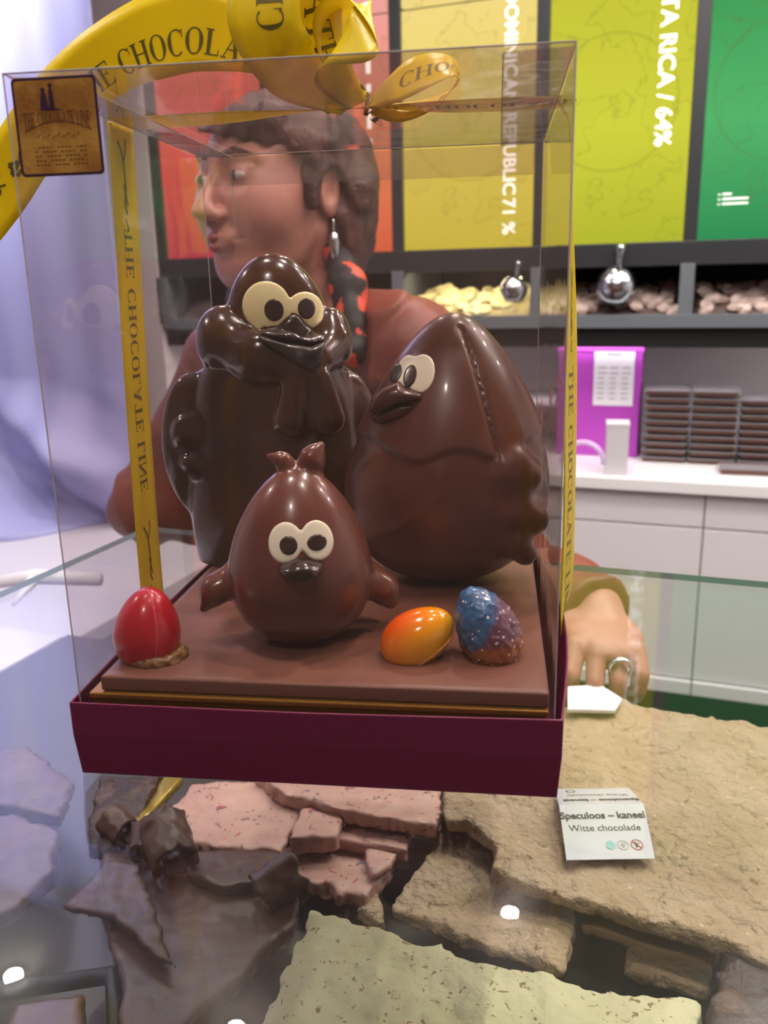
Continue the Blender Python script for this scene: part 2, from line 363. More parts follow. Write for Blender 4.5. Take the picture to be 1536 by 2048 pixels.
MB().box((-1.4, .04, .25), (.9, .40, 1.49)).build('carcass', m_black, fr)
# chocolate buttons in the bins
def button_mesh():
    mb = MB(); mb.lathe([(0.0001, 0), (.012, 0), (.0155, .0015), (.0165, .003), (.014, .005), (.008, .006), (.0001, .0063)], 14); return mb.mesh('chocolate_button')
bm0 = button_mesh(); bm1 = button_mesh()
m_btn = mat('milk_button', 'c2aca6', .45, var=(40, '8f746c', .45, .6)); m_under = mat('button_shade', '4a3630', .6); m_wunder = mat('white_button_shade', 'd9cd92', .6); m_wbtn = mat('white_button', 'f4ecb4', .5)  # brown buttons paled for lighting; heap colours darkened for shade between buttons
bm0.materials.append(m_btn); bm1.materials.append(m_wbtn)
for me in (bm0, bm1): me.polygons.foreach_set('use_smooth', [True] * len(me.polygons))
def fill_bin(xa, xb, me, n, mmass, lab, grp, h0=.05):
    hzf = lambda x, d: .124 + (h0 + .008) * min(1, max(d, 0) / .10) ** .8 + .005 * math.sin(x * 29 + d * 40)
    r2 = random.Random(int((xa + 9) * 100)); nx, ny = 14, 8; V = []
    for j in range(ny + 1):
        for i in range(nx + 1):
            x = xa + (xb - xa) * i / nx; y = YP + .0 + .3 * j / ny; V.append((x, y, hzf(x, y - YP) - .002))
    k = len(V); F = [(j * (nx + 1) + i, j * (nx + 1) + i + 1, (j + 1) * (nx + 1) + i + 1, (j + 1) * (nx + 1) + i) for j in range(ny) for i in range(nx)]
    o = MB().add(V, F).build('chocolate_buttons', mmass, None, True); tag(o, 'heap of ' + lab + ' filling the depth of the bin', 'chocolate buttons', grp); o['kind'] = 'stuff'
    sol = o.modifiers.new('s', 'SOLIDIFY'); sol.thickness = .012
    for i in range(n):
        x = r2.uniform(xa + .014, xb - .014); d = .15 * (i / n) + r2.uniform(0, .01)
        if me is bm0 and -.105 < x < -.045 and d < .03: d += .04
        y = YP + .006 + d; z = hzf(x, d) + r2.uniform(.002, .009)
        b = bpy.data.objects.new('chocolate_button', me); C.objects.link(b); b.location = (x, y, z); b.rotation_euler = Matrix.Rotation(r2.uniform(.15, 1.15), 3, Vector((1, r2.uniform(-.7, .7), 0))).to_euler(); s = r2.uniform(1.0, 1.45); b.scale = (s, s * r2.uniform(.85, 1), 1)
        tag(b, lab, 'chocolate button', grp)
fill_bin(-.228, .108, bm0, 105, m_under, 'brown chocolate button in the bin under the yellow green panel', 'brown buttons under the yellow green panel', .05)
fill_bin(.142, .483, bm0, 95, m_under, 'brown chocolate button in the bin under the green panel', 'brown buttons under the green panel')
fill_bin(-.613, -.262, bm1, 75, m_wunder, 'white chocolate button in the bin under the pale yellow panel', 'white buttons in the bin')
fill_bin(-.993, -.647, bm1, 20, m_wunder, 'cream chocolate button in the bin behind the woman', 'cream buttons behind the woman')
# metal scoops
m_steel = mat('steel', 'c4cad2', .18, 1)
def scoop(u, v, lab, sc=1.0, rz=0.):
    p = ony(u, v, YP - .004); t = thing('metal_scoop', lab, 'scoop', tuple(p), rz); t.rotation_euler = (D(-8), D(6), rz); t.scale = (sc,) * 3
    mb = MB(); n = 20; V = []; F = []
    for j in range(9):
        s = j / 8; z = .035 - .085 * s; r = .046 * math.sin(math.pi * (.14 + .74 * s)) ** .8
        for i in range(n + 1): a = math.pi * (i / n) * 1.25 - math.pi * .125; V.append((r * math.cos(a), -r * .75 * math.sin(a), z))
    for j in range(8):
        for i in range(n): F.append((j * (n + 1) + i, j * (n + 1) + i + 1, (j + 1) * (n + 1) + i + 1, (j + 1) * (n + 1) + i))
    o = mb.add(V, F).build('bowl', m_steel, t, True); q = o.modifiers.new('s', 'SOLIDIFY'); q.thickness = .0012
    MB().tube([(0, -.018, .026), (0, -.024, .044), (0, -.030, .060), (0, -.034, .072), (0, -.037, .080)], [.0075, .007, .009, .0115, .008], 12).build('handle', m_steel, t, True)
scoop(1233, 566, 'shiny steel scoop standing in brown buttons under the COSTA RICA panel', 1.12)
scoop(1028, 575, 'steel scoop standing in white buttons, seen through the clear box', .8, .4)
# ------------------------------------------------------------------ white cabinet with counter top
m_cab = mat('cabinet_white', 'e9e5ea', .35); m_gap = mat('gap', '6f6b6d', .8); ZT = -.262; YC = 1.72
mb = MB().box((-1.40, YC, ZT - .03), (2.195, Y1 - .002, ZT)); ct = bevel(mb.build('countertop', mat('top_white', 'efeef2', .3)), .002); tag(ct, 'bright white countertop along the back wall', 'countertop')
xs = [-1.40, -.85, -.07 - .19, .205, .67, 1.13, 1.59, 2.05]
for i in range(len(xs) - 1):
    t = thing('base_cabinet', ['white base cabinet at the far left behind the box', 'white base cabinet hidden mostly by the woman', 'white base cabinet with its drawer under the countertop, left of the seam', 'white base cabinet with drawer right of the vertical seam', 'white base cabinet further right', 'white base cabinet second from the right wall', 'white base cabinet beside the right wall'][i], 'cabinet', ((xs[i] + xs[i + 1]) / 2, YC + .02, 0), group='white base cabinets')
    wd = (xs[i + 1] - xs[i]) / 2 - .0015
    MB().box((-wd - .001, .02, -.83), (wd + .001, .5, ZT - .032)).build('body', m_gap, t)
    bevel(MB().box((-wd, 0, ZT - .117), (wd, .019, ZT - .036)).build('drawer_front', m_cab, t), .0015)
    bevel(MB().box((-wd, 0, -.785), (wd, .019, ZT - .121)).build('door', m_cab, t), .0015)
    bevel(MB().box((-wd, -.012, -.825), (wd, .019, -.789)).build('foot_rail', m_cab, t), .0015)
MB_ = MB().box((-1.40, YC + .09, ZF), (2.05, Y1, -.831)).build('trim_1', m_black); struct(MB_)
bl = thing('added_strip_light', 'short added strip light, out of view, brightening the bin of white chocolate buttons', 'light', (-.4375, YP + .0345, .2535))  # strip added to brighten the white buttons, tucked out of view behind the frame
MB().box((-.16, -.004, -.004), (.16, .004, .006)).build('housing', m_trim, bl); MB().box((-.155, -.0035, -.0065), (.155, .0035, -.0041)).build('diffuser', mat('bin_led', 'ffffff', emit='fff2c8', es=60), bl)
led = thing('added_strip_light', 'slim added strip light, out of view under the black shelf box', 'light', (0, 1.975, .058))  # strip added out of view to brighten the countertop below
MB().box((-1.3, -.012, -.012), (.88, .012, .003)).build('housing', m_trim, led); MB().box((-1.3, -.009, -.015), (.88, .009, -.0121)).build('diffuser', mat('led', 'ffffff', emit='fff8fb', es=12), led)
# purple display box, price list, small white box
m_pur = mat('purple_card', 'b544bb', .5); m_pap = mat('paper', 'eceaf2', .6); m_ink = mat('ink_grey', '7a7a84', .7)
p0, p1 = onz(1130, 925, ZT), onz(1272, 918, ZT); yb = p1[1] + .02
pb = thing('purple_box', 'tall purple cardboard box with a white price list on its front', 'box', (p1[0], yb, ZT))
hz = min(ony(1275, 690, yb)[2], .038) - ZT
PX = ony(1112, 900, yb)[0] - p1[0]
bevel(MB().box((PX, 0, 0), (0, .09, hz)).build('carton', m_pur, pb), .002)
bevel(MB().box((PX - .005, -.004, hz - .012), (.004, .094, hz)).build('lid_edge', m_pur, pb), .002)
a, b = ony(1190, 697, yb), ony(1265, 812, yb); wx, x_ = b[0] - a[0], a[0] - p1[0]
MB().box((x_, -.003, b[2] - ZT), (x_ + wx, -.001, a[2] - ZT)).build('price_list', m_pap, pb)
mb = MB(); hh = a[2] - b[2]
mb.box((x_ + wx * .3, -.0036, hh * .93 + b[2] - ZT - .006), (x_ + wx * .68, -.003, hh * .93 + b[2] - ZT - .001))
for k in range(7):
    zz = b[2] - ZT + hh * (.12 + .09 * k)
    for q in range(3): mb.box((x_ + wx * (.1 + .3 * q), -.0036, zz), (x_ + wx * (.1 + .3 * q + (.16 if k < 5 else .22)), -.003, zz + .002))
mb.build('printed_lines', m_ink, pb)
q0, q1 = onz(1204, 950, ZT), onz(1254, 950, ZT); wq = (q1[0] - q0[0]) / 2
wb = thing('white_carton', 'small upright white carton on the countertop before the purple box', 'box', ((q0[0] + q1[0]) / 2, q0[1] + wq + .002, ZT), .12); hq = ony(1225, 846, q0[1])[2] - ZT
bevel(MB().box((-wq * .92, -wq * .92, 0), (wq * .92, wq * .92, hq * .93)).build('body', mat('carton', 'cfcbd2', .5), wb), .002)
bevel(MB().box((-wq * .96, -wq * .96, hq * .93), (wq * .96, wq * .96, hq)).build('lid', m_cab, wb), .002)
c0 = onz(1165, 928, ZT); hs = tag(MB().tube([c0 + np.array([.055 * math.cos(a / 14 * math.pi), 0, .004 + .055 * math.sin(a / 14 * math.pi)]) for a in range(15)], .007, 8).build('ribbon_arch', mat('lilac', 'd8b8e4', .4), None, True), 'pale lilac arched handle on the countertop by the purple box', 'handle')
# stacks of chocolate bars in clear packs
m_pack = mat('clear_pack', '9a949a', .1, 0, .8); m_bar2 = mat('bar_brown', '70493e', .3); m_pk = clear_mat('pack_clear', .12, .8, .10, 'dcd8da', .08)
pk = thing('bar_pack', 'x', 'chocolate pack', group='packed chocolate bars stacked on the countertop'); PW, PH, PDp = .058, .0165, .075
bevel(MB().box((-PW * .93, -PDp * .93, .002), (PW * .93, PDp * .93, PH * .66)).build('chocolate_bar', m_bar2, pk), .003)
MB().box((-PW * .985, -PDp, PH * .74), (PW * .985, PDp, PH * .84)).build('rim', m_pack, pk)
first = True
s0 = onz(1279, 925, ZT); rows = [(s0[0] + PW + .002, 10, 'left'), (s0[0] + PW * 3 + .006, 10, 'middle'), (s0[0] + PW * 5 + .010, 9, 'right')]; PH2 = .0198
for x, n, nm in rows:
    for k in range(n):
        o = pk if first else dup(pk); first = False
        o.location = (x + rnd.uniform(-.002, .002), s0[1] + PDp + .01, ZT + k * PH2); o.rotation_euler = (0, 0, rnd.uniform(-.02, .02))
        o['label'] = f'clear pack of brown chocolate, ' + (['at the bottom', 'second from below', 'third from below', 'fourth from below', 'fifth from below', 'fifth from the top', 'fourth from the top', 'third from the top', 'second from the top', 'topmost'] if n == 10 else ['at the bottom', 'second from below', 'third from below', 'fourth from below', 'in the middle', 'fourth from the top', 'third from the top', 'second from the top', 'topmost'])[k] + f' of the {nm} stack'
f0 = onz(1432, 948, ZT); o = dup(pk, (f0[0] + PW * 1.3 + .004, f0[1] + .035, ZT), .05, 'single flat pack of brown chocolate lying in front of the stacks'); o.scale = (1.3, .5, 1.1)
m_sm = mat('mauve', '7d4668', .5)
v0 = onz(1056, 905, ZT); bevel(tag(MB().box((v0[0] - .02, v0[1], ZT), (v0[0] + .03, v0[1] + .05, ZT + .10)).build('mauve_carton', m_sm), 'small mauve carton on the countertop seen through the clear box', 'box'), .002)
# wall-mounted white shelf seen through the box
sh = tag(bevel(MB().box((-1.38, 2.05, -.135), (p1[0] + PX - .01, 2.3, -.115)).build('wall_shelf', m_cab), .002), 'narrow white shelf above the countertop behind the box', 'shelf')
# ------------------------------------------------------------------ lavender cloth backdrop on the left
m_cloth = mat('lavender_satin', '9a9aca', .42, 0, .4)
def cloth():
    xa, xb, za, zb = -2.4, -1.055, -.328, ZC; nx, nz = 150, 170; V = []; F = []
    for j in range(nz + 1):
        for i in range(nx + 1):
            s, t = i / nx, j / nz; x = xa + (xb - xa) * s; z = za + (zb - za) * t; y = 1.215
            y += .010 * math.sin(x * 21 + 1.2 * math.sin(z * 3)) * min(1, t * 1.2) + .006 * math.sin(x * 47 + z * 2)
            g = max(0, 1 - (z + .328) / .34) * min(1, (xb - x) * 7)                           # big slanting folds gathered at the hem
            y += g * (.11 * math.sin((z * 1.0 + x * .62) * 23) + .02 * math.sin((z + x * .5) * 61)) - g * .12
            V.append((x, y, z))
    for j in range(nz):
        for i in range(nx): F.append((j * (nx + 1) + i, j * (nx + 1) + i + 1, (j + 1) * (nx + 1) + i + 1, (j + 1) * (nx + 1) + i))
    o = MB().add(V, F).build('cloth_drape', m_cloth, None, True); q = o.modifiers.new('s', 'SOLIDIFY'); q.thickness = .003; return o
tag(cloth(), 'pale lavender satin cloth hanging at the left, gathered in slanting folds at its hem', 'cloth')
spot = bpy.data.lights.new('wash_light', 'SPOT'); spot.energy = 330; spot.spot_size = D(78); spot.spot_blend = 1; spot.shadow_soft_size = .06; spot.color = (.93, .94, 1)  # added spot without a fixture, whitening the upper cloth
so = bpy.data.objects.new('wash_light', spot); C.objects.link(so); so.location = (-1.55, .50, 1.42); so.rotation_euler = (D(62), 0, D(8))
tb = thing('side_table', 'low white side table under the lavender cloth, left of the glass case', 'table', (-1.55, .72, ZF))
bevel(MB().box((-.85, -.27, .66), (.80, .50, .69)).build('tabletop', mat('table_white', 'd3d0de', .35), tb), .003)
for sx_, sy_ in ((-.8, -.22), (.74, -.22), (-.8, .44), (.74, .44)): MB().box((sx_, sy_, 0), (sx_ + .05, sy_ + .05, .66)).build('leg', m_cab, tb)
# ================================================================== THE GLASS DISPLAY CASE
m_glass = clear_mat('case_glass', .038, .66, .003, 'fbfdfc', .004, None, .14); m_gedge = mat('glass_edge', '8fa3a6', .25, 0, .6)
gc = thing('display_case', 'glass topped chocolate display case under the gift box', 'display case', (0, 0, ZF))
gx0, gx1, gy0, gy1 = -.315, 1.3, -1.0, .24; mb = MB(); z1 = -ZF - .0038
mb.add([(gx0, gy0, z1), (gx1, gy0, z1), (gx1, gy1, z1), (gx0, gy1, z1)], [(0, 1, 2, 3)], 0); mb.add([(gx0, gy0, z1 - .005), (gx1, gy0, z1 - .005), (gx1, gy1, z1 - .005), (gx0, gy1, z1 - .005)], [(0, 3, 2, 1)], 0)
mb.add([(gx0, gy0, z1), (gx0, gy1, z1), (gx0, gy1, z1 - .005), (gx0, gy0, z1 - .005), (gx1, gy1, z1), (gx1, gy1, z1 - .005), (gx1, gy0, z1), (gx1, gy0, z1 - .005)], [(0, 1, 2, 3), (1, 4, 5, 2), (4, 6, 7, 5), (6, 0, 3, 7)], 1)
mb.build('glass_top', [m_glass, m_gedge], gc)
m_deck = mat('deck_dark', '3a332c', .4); ZD = -.225
MB().box((-.60, -.9, .55), (1.3, .43, z1 + ZD - .002)).build('display_floor', m_deck, gc)
MB().box((-1.0, -.9, .0), (-.601, .42, z1 + ZD)).build('side_deck', mat('deck_white', 'dcd9e8', .35), gc)
MB().box((-.60, -.9, .0), (1.3, .40, .55)).build('base', m_cab, gc)
for x_, y_ in ((gx0 + .01, gy0 + .02), (gx1 - .02, gy0 + .02), (gx1 - .02, gy1 - .02)): MB().tube([(x_, y_, z1 + ZD - .01), (x_, y_, z1 - .006)], .008, 12).build('post', m_steel, gc, True)
# ------------------------------------------------------------------ chocolate slabs
def spots_mat(name, base, base2, spots, scale, thr, rough=.5, bump=(120, .5, .002)):
    M_ = mat(name, base, rough, bump=bump, var=(18, base2, .35, .65)); nt = M_.node_tree; N = nt.nodes; L = nt.links; p = N['Principled BSDF']
    src = p.inputs['Base Color'].links[0].from_socket; tc = [n for n in N if n.type == 'TEX_COORD'][0]
    for k, sc in enumerate(spots):
        ns = N.new('ShaderNodeTexNoise'); ns.inputs['Scale'].default_value = scale * 1.5; L.new(tc.outputs['Object'], ns.inputs['Vector'])
        ad = N.new('ShaderNodeMix'); ad.data_type = 'VECTOR'; ad.inputs[0].default_value = .02; L.new(tc.outputs['Object'], ad.inputs[4]); L.new(ns.outputs['Color'], ad.inputs[5])
        v = N.new('ShaderNodeTexVoronoi'); v.inputs['Scale'].default_value = scale * (1 + .37 * k); L.new(ad.outputs[1], v.inputs['Vector'])
        r = N.new('ShaderNodeMapRange'); r.inputs[1].default_value = thr * (1 - .12 * k); r.inputs[2].default_value = thr * (1 - .12 * k) * .72; L.new(v.outputs['Distance'], r.inputs[0])
        rn = N.new('ShaderNodeSeparateColor'); L.new(v.outputs['Color'], rn.inputs[0]); g = N.new('ShaderNodeMath'); g.operation = 'GREATER_THAN'; g.inputs[1].default_value = .3; L.new(rn.outputs[0], g.inputs[0])
        ml = N.new('ShaderNodeMath'); ml.operation = 'MULTIPLY'; L.new(r.outputs[0], ml.inputs[0]); L.new(g.outputs[0], ml.inputs[1])
        mx = N.new('ShaderNodeMix'); mx.data_type = 'RGBA'; mx.inputs[7].default_value = lin(sc); L.new(ml.outputs[0], mx.inputs[0]); L.new(src, mx.inputs[6]); src = mx.outputs[2]
    L.new(src, p.inputs['Base Color']); return M_
m_tan = spots_mat('speculoos', 'b8a084', 'aa9070', ['8a6c4c', 'd2bb9a'], 75, .17, .55, (110, 1, .010))
m_pink = spots_mat('ruby_chocolate', 'c89e93', 'bb8d82', ['75585c', '8f6a66', 'a8393f'], 75, .24, .42, (60, .5, .002))
m_pist = spots_mat('pistachio_white', 'cfc8a2', 'c1ba92', ['85754c', '94865a', 'a06048'], 85, .20, .6, (90, .9, .004))
m_dark = mat('dark_slab', '553a33', .4, bump=(40, .4, .003), var=(14, '47302a', .4, .6))
m_dark2 = mat('dark_rough', '3a2822', .45, bump=(130, .9, .004), var=(40, '5c4238', .5, .62))
m_tape = mat('gold_edge', '9a8038', .3, .5)
def slab(name, px, z, th, m_, label, h=.0025, amp=.003, rough=.004, seed=0, tilt=None, group=None, sc=38, ridge=0):
    W_ = np.array([onz(u, v, z)[:2] for u, v in px]); c = W_.mean(0); P2 = W_ - c
    def f(P):
        x, y, zz = P[:, 0], P[:, 1], P[:, 2]; d = np.full(len(P), 1e9); s = np.ones(len(P))
        for i in range(len(P2)):
            a, b = P2[i], P2[i - 1]; e = b - a; wx_, wy_ = x - a[0], y - a[1]; t = np.clip((wx_ * e[0] + wy_ * e[1]) / (e @ e), 0, 1)
            d = np.minimum(d, (wx_ - e[0] * t) ** 2 + (wy_ - e[1] * t) ** 2)
            c1, c2, c3 = y >= a[1], y < b[1], e[0] * wy_ > e[1] * wx_; s = np.where((c1 & c2 & c3) | (~c1 & ~c2 & ~c3), -s, s)
        d = s * np.sqrt(d) + rough * (vnoise(x * 90 + seed, y * 90, zz * 60) + .6 * vnoise(x * 260, y * 260 + seed, zz * 200)) + rough * .7
        q = amp * (vnoise(x * sc + seed, y * sc + 5) + .5 * vnoise(x * sc * 3, y * sc * 3 + seed) + .28 * vnoise(x * sc * 8 + seed, y * sc * 8))
        if ridge: q = q + ridge * np.abs(vnoise(x * 22 + seed + y * 9, y * 6)) * -1 + ridge * .5 * vnoise(x * 70, y * 12)
        top = zz - q; bot = -th - zz
        return sx(sx(d, top, .002), bot, .001)
    lo = list(P2.min(0) - .008) + [-th - .004]; hi = list(P2.max(0) + .008) + [amp * 1.9 + ridge + .004]
    o = sdf(name, f, lo, hi, h, m_); o.location = (c[0], c[1], z)
    if tilt: o.rotation_euler = tilt
    return tag(o, label, 'chocolate slab', group)
slab('speculoos_slab', [(1150, 1400), (1240, 1392), (1400, 1425), (1540, 1452), (1800, 1500), (1800, 2010), (1536, 1925), (1450, 1888), (1300, 1842), (1150, 1795), (975, 1738), (985, 1690), (930, 1640), (890, 1640), (880, 1560), (900, 1450)], -.165, .012, m_tan, 'large rough tan chocolate slab carrying the folded price card', .0024, .0024, .003, 1, ridge=.0025)
slab('speculoos_slab', [(885, 1600), (1000, 1640), (1160, 1750), (1152, 1900), (1125, 1938), (950, 1885), (775, 1812), (800, 1760), (862, 1700)], -.190, .010, m_tan, 'tan chocolate slab tucked under the large one, above the pistachio slab', .0022, .0022, .003, 4, ridge=.002)
slab('chocolate_piece', [(1172, 1800), (1450, 1880), (1440, 1925), (1330, 1905), (1160, 1850)], -.200, .008, mat('pale_wood_choc', 'a58460', .5, bump=(60, .5, .002)), 'thin tan chocolate strip in the gap under the large slab', .002, .001, .002, 2)
slab('chocolate_piece', [(1250, 1880), (1300, 1875), (1432, 1925), (1425, 1985), (1242, 1935)], -.205, .010, m_tan, 'small tan chocolate chunk lying in the gap before the pistachio slab', .002, .002, .003, 3)
slab('chocolate_piece', [(765, 1740), (870, 1700), (880, 1660), (850, 1640), (800, 1680), (740, 1790), (700, 1820), (770, 1850)], -.207, .010, m_tan, 'narrow tan sliver in the gap between pink and tan slabs', .002, .002, .003, 9)
slab('pistachio_slab', [(615, 1815), (700, 1832), (800, 1866), (950, 1910), (1060, 1935), (1250, 1975), (1418, 1998), (1400, 2100), (1380, 2300), (430, 2300), (500, 2075), (560, 1950), (605, 1860)], -.178, .012, m_pist, 'pale green white chocolate slab with nut pieces at the bottom of the case', .0023, .0026, .003, 6)
slab('dark_slab', [(1440, 1888), (1540, 1925), (1800, 2010), (1800, 2300), (1370, 2300), (1405, 2050)], -.172, .016, m_dark2, 'very dark rough chocolate slab at the lower right corner', .0028, .003, .004, 8)
slab('ruby_slab', [(380, 1560), (606, 1560), (608, 1625), (560, 1702), (480, 1698), (385, 1690), (295, 1668), (325, 1628)], -.182, .012, m_pink, 'speckled pink chocolate slab left of the small pink block', .002, .0014, .003, 11)
slab('ruby_slab', [(500, 1540), (892, 1540), (882, 1655), (800, 1640), (690, 1622), (560, 1588)], -.170, .013, m_pink, 'speckled pink chocolate slab directly under the front of the gift box', .002, .0014, .003, 12)
slab('ruby_piece', [(598, 1612), (690, 1598), (686, 1655), (672, 1672), (575, 1675)], -.176, .016, m_pink, 'small thick pink block standing between the pink slabs', .002, .001, .002, 13)
slab('ruby_slab', [(692, 1628), (832, 1662), (815, 1702), (668, 1676)], -.186, .012, m_pink, 'narrow pink strip under the edge of the upper pink slab', .002, .0012, .003, 14)
slab('ruby_slab', [(570, 1670), (700, 1675), (800, 1700), (785, 1740), (738, 1800), (640, 1775), (548, 1742)], -.198, .012, m_pink, 'lowest speckled pink slab, next to the pistachio slab', .002, .0014, .004, 15)
slab('ruby_piece', [(722, 1678), (800, 1706), (790, 1730), (745, 1750), (728, 1720)], -.190, .006, m_pink, 'thin pink flake lying on the lowest pink slab', .0018, .0008, .002, 16, (D(4), 0, 0))
slab('dark_slab', [(195, 1545), (330, 1548), (300, 1610), (225, 1695), (172, 1690), (178, 1600)], -.185, .014, m_dark2, 'dark crumbly slab beside the gold edged strip at the upper left', .0023, .003, .003, 21)
slab('gold_strip', [(330, 1550), (372, 1552), (258, 1668), (232, 1655)], -.188, .008, m_tape, 'narrow gold coloured edge strip between dark and pink slabs', .002, .0005, .001, 22)['category'] = 'strip'
slab('dark_slab', [(378, 1698), (470, 1694), (566, 1696), (535, 1762), (440, 1775), (370, 1745)], -.180, .008, m_dark, 'smooth dark triangular slab in front of the speckled pink slab', .002, .0008, .001, 23)
slab('dark_slab', [(212, 1715), (285, 1720), (350, 1925), (300, 1910), (225, 1830), (120, 1810)], -.176, .006, m_dark, 'thin pointed dark shard lying over the broad dark slab', .002, .001, .002, 24)
slab('dark_slab', [(200, 1690), (400, 1745), (600, 1770), (600, 1830), (480, 1960), (370, 2060), (340, 2200), (230, 2200), (240, 1960), (200, 1830)], -.190, .012, m_dark, 'broad dark brown slab in the lower left of the case', .0023, .0010, .002, 25, sc=26)
slab('dark_slab', [(-150, 1640), (40, 1620), (130, 1660), (112, 1740), (20, 1822), (-150, 1880)], -.182, .014, m_dark, 'greyish dark slab at the left edge of the case', .0025, .0011, .003, 26, sc=26)
slab('dark_slab', [(-150, 1500), (60, 1490), (150, 1560), (125, 1640), (0, 1610), (-150, 1630)], -.186, .014, m_dark, 'dark slab behind the greyish one at the far left', .0028, .0012, .003, 29, sc=26)
slab('dark_slab', [(20, 2000), (170, 1982), (180, 2100), (160, 2250), (-10, 2250), (0, 2080)], -.196, .010, mat('brown_slab', '5d4038', .35, bump=(40, .4, .002)), 'brown slab in the black tray at the bottom left corner', .0025, .001, .002, 27)
tr = MB(); a_ = [onz(u, v, -.20) for u, v in ((-160, 2010), (-10, 1985), (225, 1950), (245, 2200), (-160, 2200))]
tr.tube([a_[1] + np.array([-.15, 0, 0]), a_[1], a_[2], a_[3]], [.006] * 4, 8); tag(tr.build('tray_rim', m_black, None, True), 'black tray rim around the brown slab at the bottom left corner', 'tray')
# dark curls
def curl(cx, cy_, r, label, z=-.178, s=1.):
    p = onz(cx, cy_, z)
    def f(P):
        x, y, zz = P[:, 0], P[:, 1], P[:, 2]; a = np.arctan2(zz, x); rr = np.sqrt(x * x + zz * zz)
        sp_ = r * (.65 + .38 * (a + 3.14) / 6.28) + .0015 * vnoise(x * 150, y * 150, zz * 150)
        d = np.abs(rr - sp_) - .0018; e = np.abs(y) - r * 1.1 - .003 * vnoise(x * 160 + s, y * 90, zz * 160)
        return np.maximum(d * .8, e)
    o = sdf('chocolate_curl', f, (-r * 1.4, -r * 1.5, -r * 1.4), (r * 1.4, r * 1.5, r * 1.4), .0012, m_dark); o.location = (p[0], p[1], z + r * .7); o.rotation_euler = (D(20), D(-40 * s), D(35 * s)); return tag(o, label, 'chocolate curl')
curl(345, 1712, .017, 'rolled dark chocolate curl beside the smooth triangular slab'); curl(300, 1700, .012, 'small dark curl at the left of the larger curl', -.184, .6)
curl(560, 1790, .014, 'broken dark curl between the triangular slab and the pistachio slab', -.186, -.8); curl(240, 1668, .011, 'small dark curl at the foot of the dark crumbly slab', -.186, 1.6)
# folded price card
zc = -.160
Pa, Pb = onz(1133, 1720, zc), onz(1310, 1717, zc); Qa, Qb = onz(1118, 1610, zc + .014), onz(1290, 1613, zc + .014); Ra, Rb = onz(1110, 1578, zc + .002), onz(1262, 1585, zc + .002)
ax_c = (Pb - Pa) / np.linalg.norm(Pb - Pa); Qb = Qa + ax_c * ((Qb - Qa) @ ax_c); Rb = Ra + ax_c * ((Rb - Ra) @ ax_c)
pc = thing('price_card', 'folded white price card reading Speculoos - kaneel, lying on the tan slab', 'price card', (0, 0, 0)); m_card = mat('card_white', 'dcdde2', .12, 0, .6, coat=.6)
o = MB().add([Pa, Pb, Qb, Qa], [(0, 1, 2, 3)]).build('front_panel', m_card, pc); q = o.modifiers.new('s', 'SOLIDIFY'); q.thickness = .0004; q.offset = -1
o = MB().add([Qa, Qb, Rb, Ra], [(0, 1, 2, 3)]).build('rear_panel', m_card, pc); q = o.modifiers.new('s', 'SOLIDIFY'); q.thickness = .0004; q.offset = -1
m_txt = mat('print_black', '2a2a2e', .6); m_red = mat('print_red', 'b02c3c', .6); m_gy = mat('print_grey', 'a9a8a2', .6); m_teal = mat('print_teal', '8fc0c4', .6)
def card(mb, P0, P1, P2, txt, uc, vc, size, bold=0, mi=0):
    """P0 bottom left, P1 bottom right, P2 top left of the panel"""
    ax = (P1 - P0) / np.linalg.norm(P1 - P0); ay = P2 - P0; ay = ay - ax * (ay @ ax); Hh = np.linalg.norm(ay); ay /= Hh; Wd = np.linalg.norm(P1 - P0)
    sh = ((P2 - P0) @ ax) * vc
    flat_text(mb, txt, size, P0 + ax * (uc * Wd + sh) + ay * vc * Hh, ax, ay, bold, 'CENTER', mi, .0003)
    return ax, ay, Wd, Hh
def ringv(mb, c, ax, ay, r, wd, mi, a0=0, a1=360):
    n = np.cross(ax, ay); V = []; c = c + n * .0003
    for i in range(25): a = D(a0 + (a1 - a0) * i / 24); e = ax * math.cos(a) + ay * math.sin(a); V += [c + e * r, c + e * (r - wd)]
    mb.add(V, [(2 * i, 2 * i + 2, 2 * i + 3, 2 * i + 1) for i in range(24)], mi)
mb = MB(); ax, ay, Wd, Hh = card(mb, Pa, Pb, Qa, 'Speculoos – kaneel', .5, .73, .0078, .00022)
card(mb, Pa, Pb, Qa, 'Witte chocolade', .5, .50, .0074, 0, 0)
for uc, r, mi in ((.84, .0042, 1), (.68, .0038, 2), (.54, .0034, 3)):
    c_ = Pa + ax * uc * Wd + ay * .24 * Hh; ringv(mb, c_, ax, ay, r, .0006 if mi < 3 else .0034, mi)
    if mi == 1: n_ = np.cross(ax, ay) * .0003; mb.add([c_ + n_ + ax * a + ay * b for a, b in ((-.003, .0024), (-.0024, .003), (.003, -.0024), (.0024, -.003))], [(0, 1, 2, 3)], 1); mb.add([c_ + n_ + ax * a + ay * b for a, b in ((-.001, -.0022), (0, -.0022), (0, .0022), (-.001, .0022))], [(0, 1, 2, 3)], 0); mb.add([c_ + n_ + ax * a + ay * b for a, b in ((0, .0004), (.0016, .0018), (.002, .0012), (.0004, -.0002))], [(0, 1, 2, 3)], 0)
    if mi == 2: ringv(mb, c_, ax, ay, .0016, .0016, 2)
mb.build('front_lettering', [m_txt, m_red, m_gy, m_teal], pc)
mb = MB(); ax, ay, Wd, Hh = card(mb, Rb, Ra, Qb, 'Speculoos – kaneel', .5, .70, .0072, .00022); card(mb, Rb, Ra, Qb, 'Witte chocolade', .5, .40, .0066, 0, 0)
